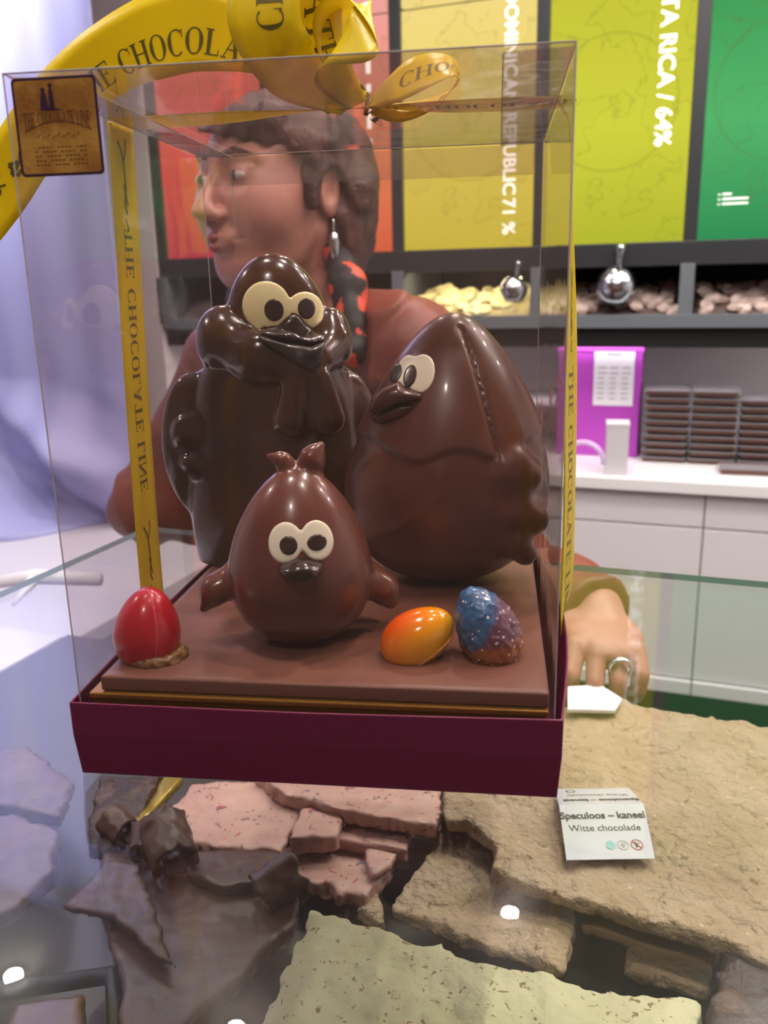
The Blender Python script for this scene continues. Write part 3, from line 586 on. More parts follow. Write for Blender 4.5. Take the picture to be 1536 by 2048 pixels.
ringv(mb, Rb + ax * .82 * Wd + ay * .12 * Hh + ay * .003, ax, ay, .0036, .0008, 0); mb.build('rear_lettering', [m_txt], pc)
# white tag holder / tongs area left behind the glass edge
m_wpl = mat('white_plastic', 'e9e7ee', .3)
p = onz(120, 1185, -.2); tw = MB().tube([p + np.array([-.16, -.03, .0]), p + np.array([-.04, 0, .02]), p + np.array([.05, .03, .015])], [.006, .012, .01], 8).tube([p + np.array([-.04, 0, .02]), p + np.array([-.03, -.06, .0])], [.01, .003], 8)
tag(tw.build('serving_tongs', m_wpl, None, True), 'white plastic serving tongs lying left of the glass top', 'tongs')
pp_ = [onz(u, v, -.155) for u, v in ((1135, 1372), (1200, 1368), (1245, 1396), (1230, 1420), (1135, 1418))]
mb = MB(); mb.add(pp_ + [q + np.array([0, 0, -.004]) for q in pp_], [(0, 4, 3, 2, 1), (5, 6, 7, 8, 9)] + [(i, (i + 1) % 5, 5 + (i + 1) % 5, 5 + i) for i in range(5)])
tag(bevel(mb.build('paper_sheet', m_pap), .001), 'white paper sheet under the hand at the back of the tan slab', 'paper')
# ================================================================== THE GIFT BOX
gb = thing('gift_box', 'clear topped gift box with a plum card tray and gold square sticker', 'gift box', (0, 0, 0), BA)
m_plum = mat('plum_card', '6c1740', .42, bump=(300, .15, .0005)); m_clear = clear_mat('acetate', .06, .85, .018, 'faf5f4', .05, (9, .35, .006))
def tray():
    V = []; F = []; n = 24; per = []
    X, Y = .1135, .1218
    for k in range(4):
        for i in range(n):
            t = i / n; a, b = [((-X, -Y), (X, -Y)), ((X, -Y), (X, Y)), ((X, Y), (-X, Y)), ((-X, Y), (-X, -Y))][k]
            s = math.sin(math.pi * t); x = a[0] + (b[0] - a[0]) * t; y = a[1] + (b[1] - a[1]) * t
            bl = [.0006, .0095, .001, .002][k] * s
            per.append((x, y, [(0, -1), (1, 0), (0, 1), (-1, 0)][k], bl, k))
    m_ = len(per)
    for (ins, z) in ((0, -.0035), (0, .018), (0, .0345), (.0012, .0345), (.0012, .018), (.0012, .0024)):
        for x, y, nn, bl, k in per:
            q = bl * (max(z, 0) / .0345) ** 1.3; f = 1 - ins / .12 - (.013 if z < 0 else 0); V.append((x * f + nn[0] * q, y * f + nn[1] * q, z + (.0015 if z > .03 and x > 0 else 0) * max(0, x / X)))
    for j in range(5):
        for i in range(m_): k = (i + 1) % m_; F.append((j * m_ + i, j * m_ + k, (j + 1) * m_ + k, (j + 1) * m_ + i))
    F.append(tuple(range(m_ - 1, -1, -1))); F.append(tuple(range(5 * m_, 6 * m_)))
    return MB().add(V, F)
bevel(tray().build('tray', m_plum, gb), .0006, 2)
xc, yc_, zb_, zt = .110, .1175, .004, .303
mb = MB(); q = [(-xc, -yc_), (xc, -yc_), (xc, yc_), (-xc, yc_)]
mb.add([(x, y, zb_) for x, y in q] + [(x, y, zt) for x, y in q], [(0, 1, 5, 4), (1, 2, 6, 5), (2, 3, 7, 6), (3, 0, 4, 7), (4, 5, 6, 7)])
mb.build('clear_cover', m_clear, gb)
m_flap = clear_mat('acetate_flap', .08, .8, .09, 'e9e2e2', .04, (14, .5, .004))
MB().add([(.084, -.116, .3012), (.1092, -.1165, .3018), (.1092, .1165, .3018), (.084, .116, .3012)], [(0, 1, 2, 3)]).add([(-.088, -.116, .3012), (-.1092, -.1165, .3018), (-.1092, .1165, .3018), (-.088, .116, .3012)], [(0, 3, 2, 1)]).add([(-.107, .1165, .3015), (.107, .1165, .3015), (.104, .1162, .284), (-.104, .1162, .284)], [(0, 1, 2, 3)]).build('tuck_flap', m_flap, gb)
m_crease = clear_mat('crease', .25, .6, .45, 'c9b8b4', .1)
mb = MB(); cr_ = .00035
for x, y in q: mb.tube([(x, y, zb_), (x, y, zt)], cr_, 6)
for i in range(4): mb.tube([(*q[i], zt), (*q[(i + 1) % 4], zt)], cr_, 6)
mb.tube([(-.090, .1168, .03), (-.090, .1168, .300)], .0002, 5); mb.tube([(.084, -.115, .3010), (.084, .115, .3010)], .0002, 5); mb.tube([(-.088, -.115, .3010), (-.088, .115, .3010)], .0002, 5)
mb.build('crease_lines', m_crease, gb)
# sticker
def rrect(x0, z0, x1, z1, r, n=6):
    P = []
    for cx, cz, a0 in ((x1 - r, z1 - r, 0), (x0 + r, z1 - r, 90), (x0 + r, z0 + r, 180), (x1 - r, z0 + r, 270)):
        for i in range(n + 1): a = D(a0 + 90 * i / n); P.append((cx + r * math.cos(a), cz + r * math.sin(a)))
    return P
A0, A1, A2 = onby(45, 355, -.1178), onby(210, 348, -.1178), onby(25, 158, -.1178); SW = np.linalg.norm(A1 - A0); SH = np.linalg.norm(A2 - A0); an = math.atan2((A1 - A0)[2], (A1 - A0)[0])
SM = Matrix.Translation(Vector(A0)) @ Matrix.Rotation(-an, 4, 'Y') @ Matrix.Rotation(D(90), 4, 'X')
m_foil = mat('gold_foil', 'd2a04e', .38, .35, bump=(220, .5, .001), var=(60, 'a87434', .4, .62)); m_prp = mat('sticker_purple', '3a1638', .5); m_brn = mat('sticker_brown', '5e2f1c', .5)
st = MB().prism(rrect(0, 0, SW, SH, .0018), 0, .0002, 0, SM).build('sticker', m_prp, gb)
b_ = SW * .03; MB().prism(rrect(b_, b_, SW - b_, SH - b_, .0012), .0002, .0003, 0, SM).build('foil_face', m_foil, st)
mb = MB()
def sq(pts, mi=0): mb.add([SM @ Vector((x * SW, y * SH, .0004)) for x, y in pts], [tuple(range(len(pts)))], mi)
for cx, wdt, t_ in ((.37, .05, .86), (.46, .035, .9)):                # the little standing pair of the emblem
    sq([(cx - wdt, .67), (cx + wdt, .67), (cx + wdt * .7, t_ - .05), (cx + wdt * .3, t_), (cx - wdt * .3, t_), (cx - wdt * .7, t_ - .05)])
    sq([(cx + .025 * math.cos(a * .7), t_ + .015 + .022 * math.sin(a * .7)) for a in range(9)])
sq([(.36, .665), (.58, .665), (.50, .69), (.40, .69)])
def sq1(pts): mb.add([SM @ Vector((x * SW, y * SH, .0004)) for x, y in pts], [tuple(range(len(pts)))], 1)
qs, tw_ = serif('THE CHOCOLATE LINE')
for g in qs:
    o_ = []
    for x, y in g:
        u_ = x / tw_; yb_ = .47 + .09 * math.sin(math.pi * u_); o_.append((.1 + .8 * u_, yb_ + (.65 - yb_) * y))
    sq1(o_)
for k in range(16): u_ = k / 16; u2 = (k + 1) / 16; sq1([(.1 + .8 * u_, .45 + .1 * math.sin(math.pi * u_)), (.1 + .8 * u2, .45 + .1 * math.sin(math.pi * u2)), (.1 + .8 * u2, .46 + .1 * math.sin(math.pi * u2)), (.1 + .8 * u_, .46 + .1 * math.sin(math.pi * u_))])
for k in range(26): u_ = k / 26; z_ = .40 + .02 * math.sin(k * 2.1); sq1([(.25 + .5 * u_, z_), (.265 + .5 * u_, z_ + .03 * math.cos(k)), (.27 + .5 * u_, z_ + .03 * math.cos(k)), (.262 + .5 * u_, z_)])
for r_ in range(5):
    for k in range(14):
        if (k * 7 + r_ * 3) % 5: sq1([(.2 + .045 * k, .29 - .045 * r_), (.232 + .045 * k, .29 - .045 * r_), (.232 + .045 * k, .302 - .045 * r_), (.2 + .045 * k, .302 - .045 * r_)])
mb.build('emblem_print', [m_prp, m_brn], st)
# gold board and chocolate plate
m_gold = mat('gold_board', 'a8792c', .32, .55); m_side = mat('board_side', '5d3c20', .5)
o = thing('gold_board', 'gold edged board inside the tray, under the chocolate base plate', 'board', (0, 0, .0), BA)
bevel(MB().box((-.1065, -.1155, .0335), (.1075, .1145, .0365)).build('gold_face', m_gold, o), .0006); MB().box((-.105, -.1152, .004), (.106, .113, .0333)).build('core', mat('board_core', '75501f', .4, .3), o)
m_choc = mat('chocolate_plate', '7f5446', .42, bump=(25, .12, .002), var=(12, '784d40', .4, .6))
def plate(P):
    x, y, z = P.T; d = np.maximum(np.abs(x - .0035) - .1045, np.abs(y + .0045) - .1085); return sx(sx(d, z - .0445 - .0003 * vnoise(x * 40, y * 40), .0016), .0368 - z, .0008)
o = sdf('chocolate_plate', plate, (-.104, -.116, .034), (.111, .107, .048), .0016, m_choc); o.rotation_euler = (0, 0, BA); tag(o, 'flat square chocolate base plate under the three chocolate birds', 'chocolate plate')
ZP = .0447
# ------------------------------------------------------------------ chocolate birds
m_milk = mat('milk_gloss', '68382c', .26, bump=(30, .06, .002), coat=.35, var=(16, '5a332a', .4, .6)); m_dk = mat('dark_gloss', '472a1e', .2, coat=.6, var=(14, '3c2319', .4, .6)); m_hen = mat('hen_gloss', '66392e', .33, coat=.2, var=(14, '583328', .4, .6))
m_white = mat('white_chocolate', 'eee6cf', .35, sss=.1); m_cream = mat('cream_chocolate', 'e4d9a8', .3, sss=.1); m_pupil = mat('pupil', '33201d', .25, coat=.3); m_beak = mat('beak_dark', '2b1b17', .22, coat=.4)
class Fig:
    """a local frame facing the camera, its origin on the plate; L() reads an outline point at a depth d behind the origin"""
    def __init__(s, bxp, byp, z=ZP):
        s.o = bx(bxp, byp, z); v = s.o[:2] - CAM[:2]; v = v / np.hypot(*v); s.ey = np.array([v[0], v[1], 0]); s.ex = np.array([v[1], -v[0], 0]); s.rz = math.atan2(s.ex[1], s.ex[0])
        s.oc = s.loc(CAM)
    def loc(s, p): q = np.array(p) - s.o; return np.array([q @ s.ex, q @ s.ey, q[2]])
    def L(s, u, v, d=0.): r = ray(u, v); r = np.array([r @ s.ex, r @ s.ey, r[2]]); return s.oc + r * (d - s.oc[1]) / r[1]
    def R(s, px, d=0.): return abs(s.L(768 + px, 900, d)[0] - s.L(768, 900, d)[0])
    def root(s, name, label, cat): return thing(name, label, cat, tuple(s.o), s.rz)
    def patch(s, P, u, v, ru, rv, deg=0, d=0.):
        """ellipse drawn through the figure along the line of sight; negative inside"""
        t = (d - s.oc[1]) / (P[:, 1] - s.oc[1]); Q = s.oc + (P - s.oc) * t[:, None]; c = s.L(u, v, d); a, b = Q[:, 0] - c[0], Q[:, 2] - c[2]
        k = s.R(1, d); co, si = math.cos(D(deg)), math.sin(D(deg)); A, B = (a * co + b * si) / (ru * k), (-a * si + b * co) / (rv * k)
        return (np.sqrt(A * A + B * B) - 1) * min(ru, rv) * k
def spoly(P, F, pts, d=0.):
    """signed distance to a drawn outline carried through the figure along the line of sight"""
    t = (d - F.oc[1]) / (P[:, 1] - F.oc[1]); Q = F.oc + (P - F.oc) * t[:, None]; x, y = Q[:, 0], Q[:, 2]
    V = [F.L(u, v, d)[[0, 2]] for u, v in pts]; dd = np.full(len(P), 1e9); s = np.ones(len(P))
    for i in range(len(V)):
        a, b = V[i], V[i - 1]; e = b - a; wx_, wy_ = x - a[0], y - a[1]; t = np.clip((wx_ * e[0] + wy_ * e[1]) / (e @ e), 0, 1)
        dd = np.minimum(dd, (wx_ - e[0] * t) ** 2 + (wy_ - e[1] * t) ** 2); c1, c2, c3 = y >= a[1], y < b[1], e[0] * wy_ > e[1] * wx_; s = np.where((c1 & c2 & c3) | (~c1 & ~c2 & ~c3), -s, s)
    return s * np.sqrt(dd)
def eyes(F, body, root, whites, pupils, mw, hx=.0007, box=None, clip=None, h=.0008, join=.002):
    def fw(P):
        e = None
        for a in whites: q_ = F.patch(P, *a); e = q_ if e is None else sm(e, q_, join)
        r = sx(body(P) - hx, e, .0012); r = np.maximum(r, P[:, 1] - box[1][1])
        return r if clip is None else np.maximum(r, -clip(P))
    sdf('eye_white', fw, box[0], box[1], h, mw, root)
    for a in pupils:
        c = F.L(a[0], a[1]); r = F.R(max(a[2], a[3])) * 1.7
        lo = np.maximum([c[0] - r, box[0][1], c[2] - r * 1.2 - .004], box[0]); hi = np.minimum([c[0] + r, box[1][1], c[2] + r * 1.2 + .006], box[1])
        sdf('pupil', lambda P: np.maximum(sx(body(P) - hx - .0006, F.patch(P, *a), .001), P[:, 1] - box[1][1]), lo, hi, h * .8, m_pupil, root)
# --- the small chick in front
F = Fig(-.0105, -.060); L = F.L
ch = F.root('chocolate_chick', 'small milk chocolate chick with tuft and short wings standing in front', 'chocolate figure')
zt_ = L(600, 935)[2]; xm = L(603, 1180)[0]; rw = F.R(139); RZ = (zt_ + .002) / 2
def chick(P):
    b = egg(P, (xm, 0, RZ - .001), (rw * 1.02, rw * .88, RZ * 1.0), .25)
    t = sm(ell(P, L(622, 930), (.0066, .0050, .0105), axis_rot('Y', 14)), cap(P, L(626, 915), L(644, 888), .0058, .0016), .003)
    t2 = sm(ell(P, L(576, 934), (.0045, .0042, .0085), axis_rot('Y', -38)), cap(P, L(565, 920), L(538, 912), .0040, .0016), .003)
    b = sm(sm(b, t, .003), t2, .0025)
    wl = sm(cap(P, L(478, 1150, .003), L(430, 1180, .0), .0085, .0075), cap(P, L(432, 1180, 0), L(408, 1215, -.001), .0065, .0025), .005)
    wr = sm(cap(P, L(735, 1155, .004), L(768, 1180, .004), .009, .0075), cap(P, L(768, 1178, .004), L(783, 1203, .003), .0075, .0035), .005)
    b = sm(b, wl, .003); b = sm(b, wr, .003)
    return sx(b, -P[:, 2] - .0005, .001)
lo = (L(395, 1200)[0] - .003, -.04, -.003); hi = (L(805, 1200)[0] + .003, .04, L(640, 872)[2] + .003)
sdf('body', chick, lo, hi, .0014, m_milk, ch)
ebox = ((L(515, 1100)[0], -.045, L(600, 1160)[2] - .004), (L(690, 1100)[0], -.002, L(600, 1015)[2] + .004))
eyes(F, chick, ch, [(571, 1086, 35, 45, -6), (634, 1081, 34, 44, 6)], [(577, 1091, 19, 21), (634, 1085, 21, 18, 10)], m_white, box=ebox)
yb2 = -rw * .80
def beak(P):
    a = ell(P, L(603, 1138, yb2 - .001), (F.R(46), .0125, F.R(26))); return sx(sx(a, -(P[:, 2] - (L(601, 1162, yb2)[2] + .6 * np.abs(P[:, 0] - L(601, 1140, yb2)[0]))) , .003), P[:, 2] - L(601, 1117, yb2)[2] - .0012 * np.cos((P[:, 0] - L(603, 1140, yb2)[0]) / F.R(42) * 4), .002)
c = L(601, 1140, yb2); sdf('beak', beak, c - [.014, .012, .009], c + [.014, .012, .009], .0008, m_beak, ch)
# --- the large hen egg on the right
F = Fig(.060, .040); L = F.L
hn = F.root('chocolate_hen', 'large milk chocolate hen with an eggshell cap looking left, standing at the right', 'chocolate figure')
ztop = L(905, 645)[2]; xb_ = L(897, 1050)[0]; rx = F.R(193); RZh = ztop / 2 + .002
lean = (L(905, 650)[0] - L(897, 1050)[0])
def hen_egg(P, g=0.):
    q_ = P.copy(); q_[:, 0] = q_[:, 0] + .0028 * np.cos((P[:, 2] / ztop) * 3.1); return egg(q_, (xb_, 0, RZh - .001), (rx * 1.0 + g, rx * .80 + g, RZh + g), .38)
def cap_line(P):
    x = P[:, 0]; return L(900, 885)[2] + .0035 * np.sin((x - xb_) / F.R(193) * 7.5 + .8) + .006 * ((x - xb_) / rx) ** 2
def hen(P):
    b = hen_egg(P); up = hen_egg(P, .0026)
    b = np.minimum(b, sx(up, cap_line(P) - P[:, 2], .0025))
    seam = np.abs((P[:, 0] - (L(915, 650)[0] + (L(992, 900)[0] - L(915, 650)[0]) * np.clip((ztop - P[:, 2]) / (ztop - L(992, 905)[2]), 0, 1.0) ** .8)))
    b = b + np.where((P[:, 2] > cap_line(P)) & (P[:, 1] < 0), .0024 * np.exp(-(seam / .0013) ** 2), 0) * np.clip((ztop - P[:, 2]) * 300, 0, 1)
    fold = F.patch(P, 770, 985, 120, 80, 35); b = b - .0012 * np.exp(-(fold / .004) ** 2) * (P[:, 1] < 0) * np.clip((cap_line(P) - P[:, 2]) * 100, 0, 1)
    yw = -rx * .62
    g = cap(P, L(1015, 940, -rx * .52), L(1018, 1070, -rx * .50), .0150, .0120)
    for a0, a1, r0, r1 in (((1010, 945), (1052, 950), .0120, .0095), ((1020, 1020), (1062, 1038), .0125, .0100), ((1020, 1078), (1050, 1106), .0100, .0072)):
        g = sm(g, cap(P, L(*a0, -rx * .56), L(*a1, -rx * .47), r0, r1), .0030)
    b = sm(b, g, .004)
    return sx(b, -P[:, 2] - .0005, .001)
lo = (L(680, 1000)[0] - .006, -.062, -.003); hi = (L(1105, 1000)[0] + .006, .056, ztop + .006)
sdf('body', hen, lo, hi, .0017, m_hen, hn)
ebox = ((L(770, 740)[0] - .006, -.06, L(820, 790)[2] - .004), (L(885, 740)[0], -.002, L(820, 695)[2] + .006))
def beakh(P):
    yk = -.030; up = spoly(P, F, [(737, 822), (742, 798), (765, 776), (796, 763), (812, 777), (846, 788), (842, 800), (800, 806), (756, 826)], yk); lw = spoly(P, F, [(741, 830), (765, 824), (800, 810), (842, 806), (830, 824), (795, 843), (762, 850), (746, 845)], yk)
    bt = ell(P, L(800, 805, yk + .012), (.034, .0215, .022)); a = sx(up, bt, .005); b = sx(lw, bt + .0035, .004); return sm(a, b, .001)
eyes(F, hen, hn, [(842, 748, 27, 39, -14), (812, 742, 19, 33, -20)], [(820, 752, 13, 23, -16), (792, 746, 11, 20, -20)], m_white, box=ebox, clip=beakh)
c = L(795, 805, -.03); sdf('beak', beakh, c - [.024, .022, .020], c + [.022, .026, .020], .0009, mat('beak_brown', '4a2620', .25, coat=.3), hn)
# --- the tall rooster at the back left
F = Fig(-.032, .082); L = F.L
rs = F.root('chocolate_rooster', 'tall glossy dark chocolate rooster with cream eyes and wattles at the back left', 'chocolate figure')
zr = L(540, 522)[2]
def rooster(P):
    dk = .62
    Q = P.copy(); Q[:, 1] = Q[:, 1] / dk                                   # flattened front to back
    hd = sm(ell(Q, L(555, 640), (F.R(92), F.R(78), F.R(80))), ell(Q, L(545, 572), (F.R(47), F.R(44), F.R(52))), .028)
    body = egg(Q, L(562, 960), (F.R(175), F.R(160), F.R(330)), .22)
    body = sm(body, ell(Q, L(548, 800), (F.R(146), F.R(118), F.R(120))), .02)
    ck = ell(Q, L(447, 680, -.004), (F.R(52), F.R(58), F.R(64))); ck = sm(ck, ell(Q, L(660, 680, -.004), (F.R(42), F.R(55), F.R(62))), .001)
    ck = sm(ck, cap(Q, L(455, 695, -.018), L(520, 722, -.040), F.R(48), F.R(38)), .012); ck = sm(ck, cap(Q, L(520, 722, -.040), L(600, 738, -.046), F.R(38), F.R(30)), .014)
    ck = sm(ck, cap(Q, L(665, 695, -.018), L(640, 722, -.040), F.R(34), F.R(26)), .01)
    wl = ell(Q, L(395, 890), (F.R(68), F.R(48), F.R(140)), axis_rot('Y', 0)); wl = sm(wl, ell(Q, L(387, 868, -.0135), (F.R(44), .012, F.R(40))), .003)
    wl = sm(wl, ell(Q, L(396, 936, -.0165), (F.R(38), .013, F.R(24)), axis_rot('Y', 24)), .002)
    wr = ell(Q, L(700, 880), (F.R(58), F.R(45), F.R(135)))
    b = sm(sm(body, wl, .006), wr, .006); b = sm(b, hd, .006); b = sm(b, ck, .0022)
    yw = -F.R(150) * .98
    for a0, a1, r0, r1 in (((592, 770), (583, 850), 25, 34), ((640, 768), (655, 845), 25, 34)):
        b = sm(b, cap(Q, L(*a0, yw * 1.0), L(*a1, yw * .97), F.R(r0), F.R(r1)), .0045)
    rim = np.abs(P[:, 1]) - .0012; sil = sm(sm(ell(Q * [1, 0, 1] + [0, 0, 0], L(553, 612) * [1, 0, 1], (F.R(101), 1, F.R(97))), egg(Q * [1, 0, 1], L(562, 960) * [1, 0, 1], (F.R(180), 1, F.R(335)), .22), .01), 1e3, .001)
    b = sx(b, -P[:, 2] - .0005, .001); return b * dk * 1.15
lo = (L(318, 950)[0] - .004, -.050, -.003); hi = (L(775, 950)[0] + .004, .042, zr + .008)
sdf('body', rooster, lo, hi, .0018, m_dk, rs)
def rrf(P): return rooster(P) / .62
def beakr(P):
    yk = -.030; up = spoly(P, F, [(503, 662), (522, 655), (558, 652), (574, 636), (587, 626), (600, 634), (612, 650), (634, 664), (654, 668), (650, 684), (620, 690), (560, 678), (520, 672)], yk)
    rg = F.patch(P, 590, 662, 56, 34, 0, yk); return sx(up, rrf(P) - .0085 + .006 * np.clip(rg / F.R(34) + 1, 0, 1.5), .004)
def beakl(P):
    yk = -.030; lo_ = spoly(P, F, [(512, 670), (560, 684), (620, 694), (650, 684), (644, 715), (628, 742), (606, 738), (570, 716), (535, 692)], yk)
    rg = F.patch(P, 602, 705, 44, 26, 20, yk); return sx(lo_, rrf(P) - .0042 - .003 * np.clip(rg / F.R(26), 0, 1), .0025)
ebox = ((L(470, 620)[0], -.06, L(560, 668)[2] - .004), (L(655, 620)[0], -.004, L(560, 560)[2] + .006))
eyes(F, rooster, rs, [(533, 613, 46, 47, -10), (610, 622, 36, 36, 0), (600, 635, 40, 22, 0)], [(548, 620, 19, 21), (613, 617, 17, 20)], m_cream, box=ebox, clip=beakr, h=.0009)
c = L(585, 685, -.03); sdf('upper_beak', beakr, c - [.034, .034, .026], c + [.034, .030, .026], .0010, m_beak, rs); sdf('lower_beak', beakl, c - [.034, .034, .028], c + [.034, .030, .022], .0010, mat('mouth_black', '1c1310', .32, coat=.3), rs)
# ------------------------------------------------------------------ small eggs
def small_egg(bxp, byp, uc, vc, ru, rv, deg, name, label, m_, tilt=0, h=.0009, rough=0., parts=None, taper=.2, lay=0):
    F = Fig(bxp, byp); c = F.L(uc, vc); t = F.root(name, label, 'chocolate egg'); k = F.R(1)
    M = np.array(Matrix.Rotation(D(deg), 3, 'Y')) @ np.array(Matrix.Rotation(D(tilt), 3, 'X')); rx_, rz_ = ru * k, rv * k
    f = lambda P: egg(P, c, (rx_, rx_, rz_), taper, M) + (rough * (vnoise(*(P.T * 420)) + .5 * vnoise(*(P.T * 900))) if rough else 0)
    R_ = max(rx_, rz_) * 1.25; sdf('shell', f, c - R_, c + R_, h, m_, t); return F, t, c, M, rx_, rz_, f
m_redegg = mat('red_shell', 'b81226', .28, coat=.3, var=(70, 'd8304a', .55, .75), bump=(120, .15, .001))
F, t, c, M, a, b, f = small_egg(-.0865, -.0885, 295, 1256, 60, 79, 8, 'red_egg', 'glossy red chocolate egg with a seam, glued upright at the left corner', m_redegg)
def seam(P):
    q_ = (P - c) @ M; pl = q_[:, 0] * .93 + q_[:, 1] * .36 + .002; return np.maximum(f(P) - .0005, np.abs(pl) - .0005)
sdf('seam_line', seam, c - b * 1.2, c + b * 1.2, .0006, mat('seam_pink', 'd0485a', .3), t)
def glue(P):
    r_ = np.hypot(P[:, 0] - c[0] - .004, (P[:, 1] + .005) * 1.1); return np.hypot(r_ - .0108, P[:, 2] - .001) - .0034 - .0012 * vnoise(*(P.T * 500))
sdf('glue_ring', glue, (c[0] - .016, -.022, -.002), (c[0] + .022, .018, .007), .0008, mat('glue_choc', '85603e', .35, bump=(400, .5, .001)), t)
# orange egg: red one side, yellow the other
m_or = mat('orange_shell', 'f0a018', .16, coat=.6); nt = m_or.node_tree; N = nt.nodes; tc = [n for n in N if n.type == 'TEX_COORD'][0]
sp = N.new('ShaderNodeSeparateXYZ'); nt.links.new(tc.outputs['Object'], sp.inputs[0]); mm = N.new('ShaderNodeMath'); mm.operation = 'MULTIPLY_ADD'; mm.inputs[1].default_value = -.9; nt.links.new(sp.outputs[0], mm.inputs[0]); nt.links.new(sp.outputs[2], mm.inputs[2])
cr = N.new('ShaderNodeValToRGB'); nt.links.new(mm.outputs[0], cr.inputs[0])
F, t, c, M, a, b, f = small_egg(.0475, -.0775, 835, 1274, 60, 85, 56, 'orange_egg', 'shiny orange and yellow chocolate egg lying on its side', m_or, taper=.14)
v0_, v1_ = c[2] - .9 * c[0] - .010, c[2] - .9 * c[0] + .022
mr = N.new('ShaderNodeMapRange'); mr.inputs[1].default_value = v0_; mr.inputs[2].default_value = v1_; nt.links.new(mm.outputs[0], mr.inputs[0]); nt.links.new(mr.outputs[0], cr.inputs[0])
e = cr.color_ramp.elements; e[0].color = lin('f5b80c'); e[1].color = lin('f23c0a'); k = e.new(.5); k.color = lin('f79a08'); nt.links.new(cr.outputs[0], N['Principled BSDF'].inputs['Base Color'])
def seam2(P): q_ = (P - c) @ M; return np.maximum(np.maximum(f(P) - .0007, np.abs(q_[:, 0] - a * .62) - .0008), -(q_[:, 2]) - b * 2)
sdf('seam_line', seam2, c - b * 1.25, c + b * 1.25, .0007, mat('seam_cream', 'e8a850', .3), t)
# galaxy egg
m_gal = mat('galaxy_shell', '44658c', .22, coat=.5, bump=(160, .5, .002)); nt = m_gal.node_tree; N = nt.nodes; Lk = nt.links; tc = [n for n in N if n.type == 'TEX_COORD'][0]
F, t, c, M, a, b, f = small_egg(.0835, -.0745, 974, 1257, 63, 96, -25, 'speckled_egg', 'blue, purple and copper chocolate egg speckled with white dots', m_gal, rough=.0008, taper=.16)
nz = N.new('ShaderNodeTexNoise'); nz.inputs['Scale'].default_value = 120; Lk.new(tc.outputs['Object'], nz.inputs['Vector']); sp = N.new('ShaderNodeSeparateXYZ'); Lk.new(tc.outputs['Object'], sp.inputs[0])
def mth(op, a_, b_=None, c_=None):
    n = N.new('ShaderNodeMath'); n.operation = op
    for i, q_ in enumerate((a_, b_, c_)):
        if q_ is None: continue
        if isinstance(q_, (int, float)): n.inputs[i].default_value = q_
        else: Lk.new(q_, n.inputs[i])
    return n.outputs[0]
zz = mth('ADD', mth('MULTIPLY_ADD', sp.outputs[0], -.12, sp.outputs[2]), mth('MULTIPLY', mth('SUBTRACT', nz.outputs['Fac'], .5), .010)); xx = mth('ADD', mth('MULTIPLY_ADD', sp.outputs[2], -.35, sp.outputs[0]), mth('MULTIPLY', mth('SUBTRACT', nz.outputs['Fac'], .5), .008))
def step(v, t0, w_): n = N.new('ShaderNodeMapRange'); n.inputs[1].default_value = t0 - w_; n.inputs[2].default_value = t0 + w_; Lk.new(v, n.inputs[0]); return n.outputs[0]
def mixc(fac, A, B):
    n = N.new('ShaderNodeMix'); n.data_type = 'RGBA'; Lk.new(fac, n.inputs[0])
    for i, q_ in ((6, A), (7, B)):
        if isinstance(q_, str): n.inputs[i].default_value = lin(q_)
        else: Lk.new(q_, n.inputs[i])
    return n.outputs[2]
blue_purple = mixc(step(xx, c[0] + .000 - .35 * c[2], .0025), '3a6390', '6e4458'); allc = mixc(step(zz, c[2] - .0045 - .12 * c[0], .0018), '9c5c30', blue_purple)
vo = N.new('ShaderNodeTexVoronoi'); vo.inputs['Scale'].default_value = 420; Lk.new(tc.outputs['Object'], vo.inputs['Vector']); sc_ = N.new('ShaderNodeSeparateColor'); Lk.new(vo.outputs['Color'], sc_.inputs[0])
dots = mth('MULTIPLY', mth('LESS_THAN', vo.outputs['Distance'], mth('MULTIPLY', sc_.outputs[1], .40)), mth('GREATER_THAN', sc_.outputs[0], .35))
allc = mixc(dots, allc, 'f2e8ea'); Lk.new(allc, N['Principled BSDF'].inputs['Base Color'])
# ================================================================== RIBBON
m_rib = mat('yellow_satin', 'f0d81c', .33, 0, .5, bump=(700, .08, .0004)); nt = m_rib.node_tree; tb_ = nt.nodes.new('ShaderNodeBsdfTranslucent'); tb_.inputs[0].default_value = lin('f6e02c'); mxs = nt.nodes.new('ShaderNodeMixShader'); mxs.inputs[0].default_value = .38
nt.links.new(nt.nodes['Principled BSDF'].outputs[0], mxs.inputs[1]); nt.links.new(tb_.outputs[0], mxs.inputs[2]); nt.links.new(mxs.outputs[0], nt.nodes['Material Output'].inputs[0])
m_rtx = mat('ribbon_print', '6a5b10', .6)
rb = thing('yellow_ribbon', 'yellow satin ribbon and bow tied around the clear gift box, printed THE CHOCOLATE LINE', 'ribbon', (0, 0, 0), BA)
def cat(Pp, t):
    n = len(Pp) - 1; x = min(max(t, 0), 1) * n; i = min(int(x), n - 1); f_ = x - i; p0_, p1_, p2_, p3_ = Pp[max(i - 1, 0)], Pp[i], Pp[i + 1], Pp[min(i + 2, n)]
    return .5 * (2 * p1_ + (p2_ - p0_) * f_ + (2 * p0_ - 5 * p1_ + 4 * p2_ - p3_) * f_ ** 2 + (3 * p1_ - p0_ - 3 * p2_ + p3_) * f_ ** 3)
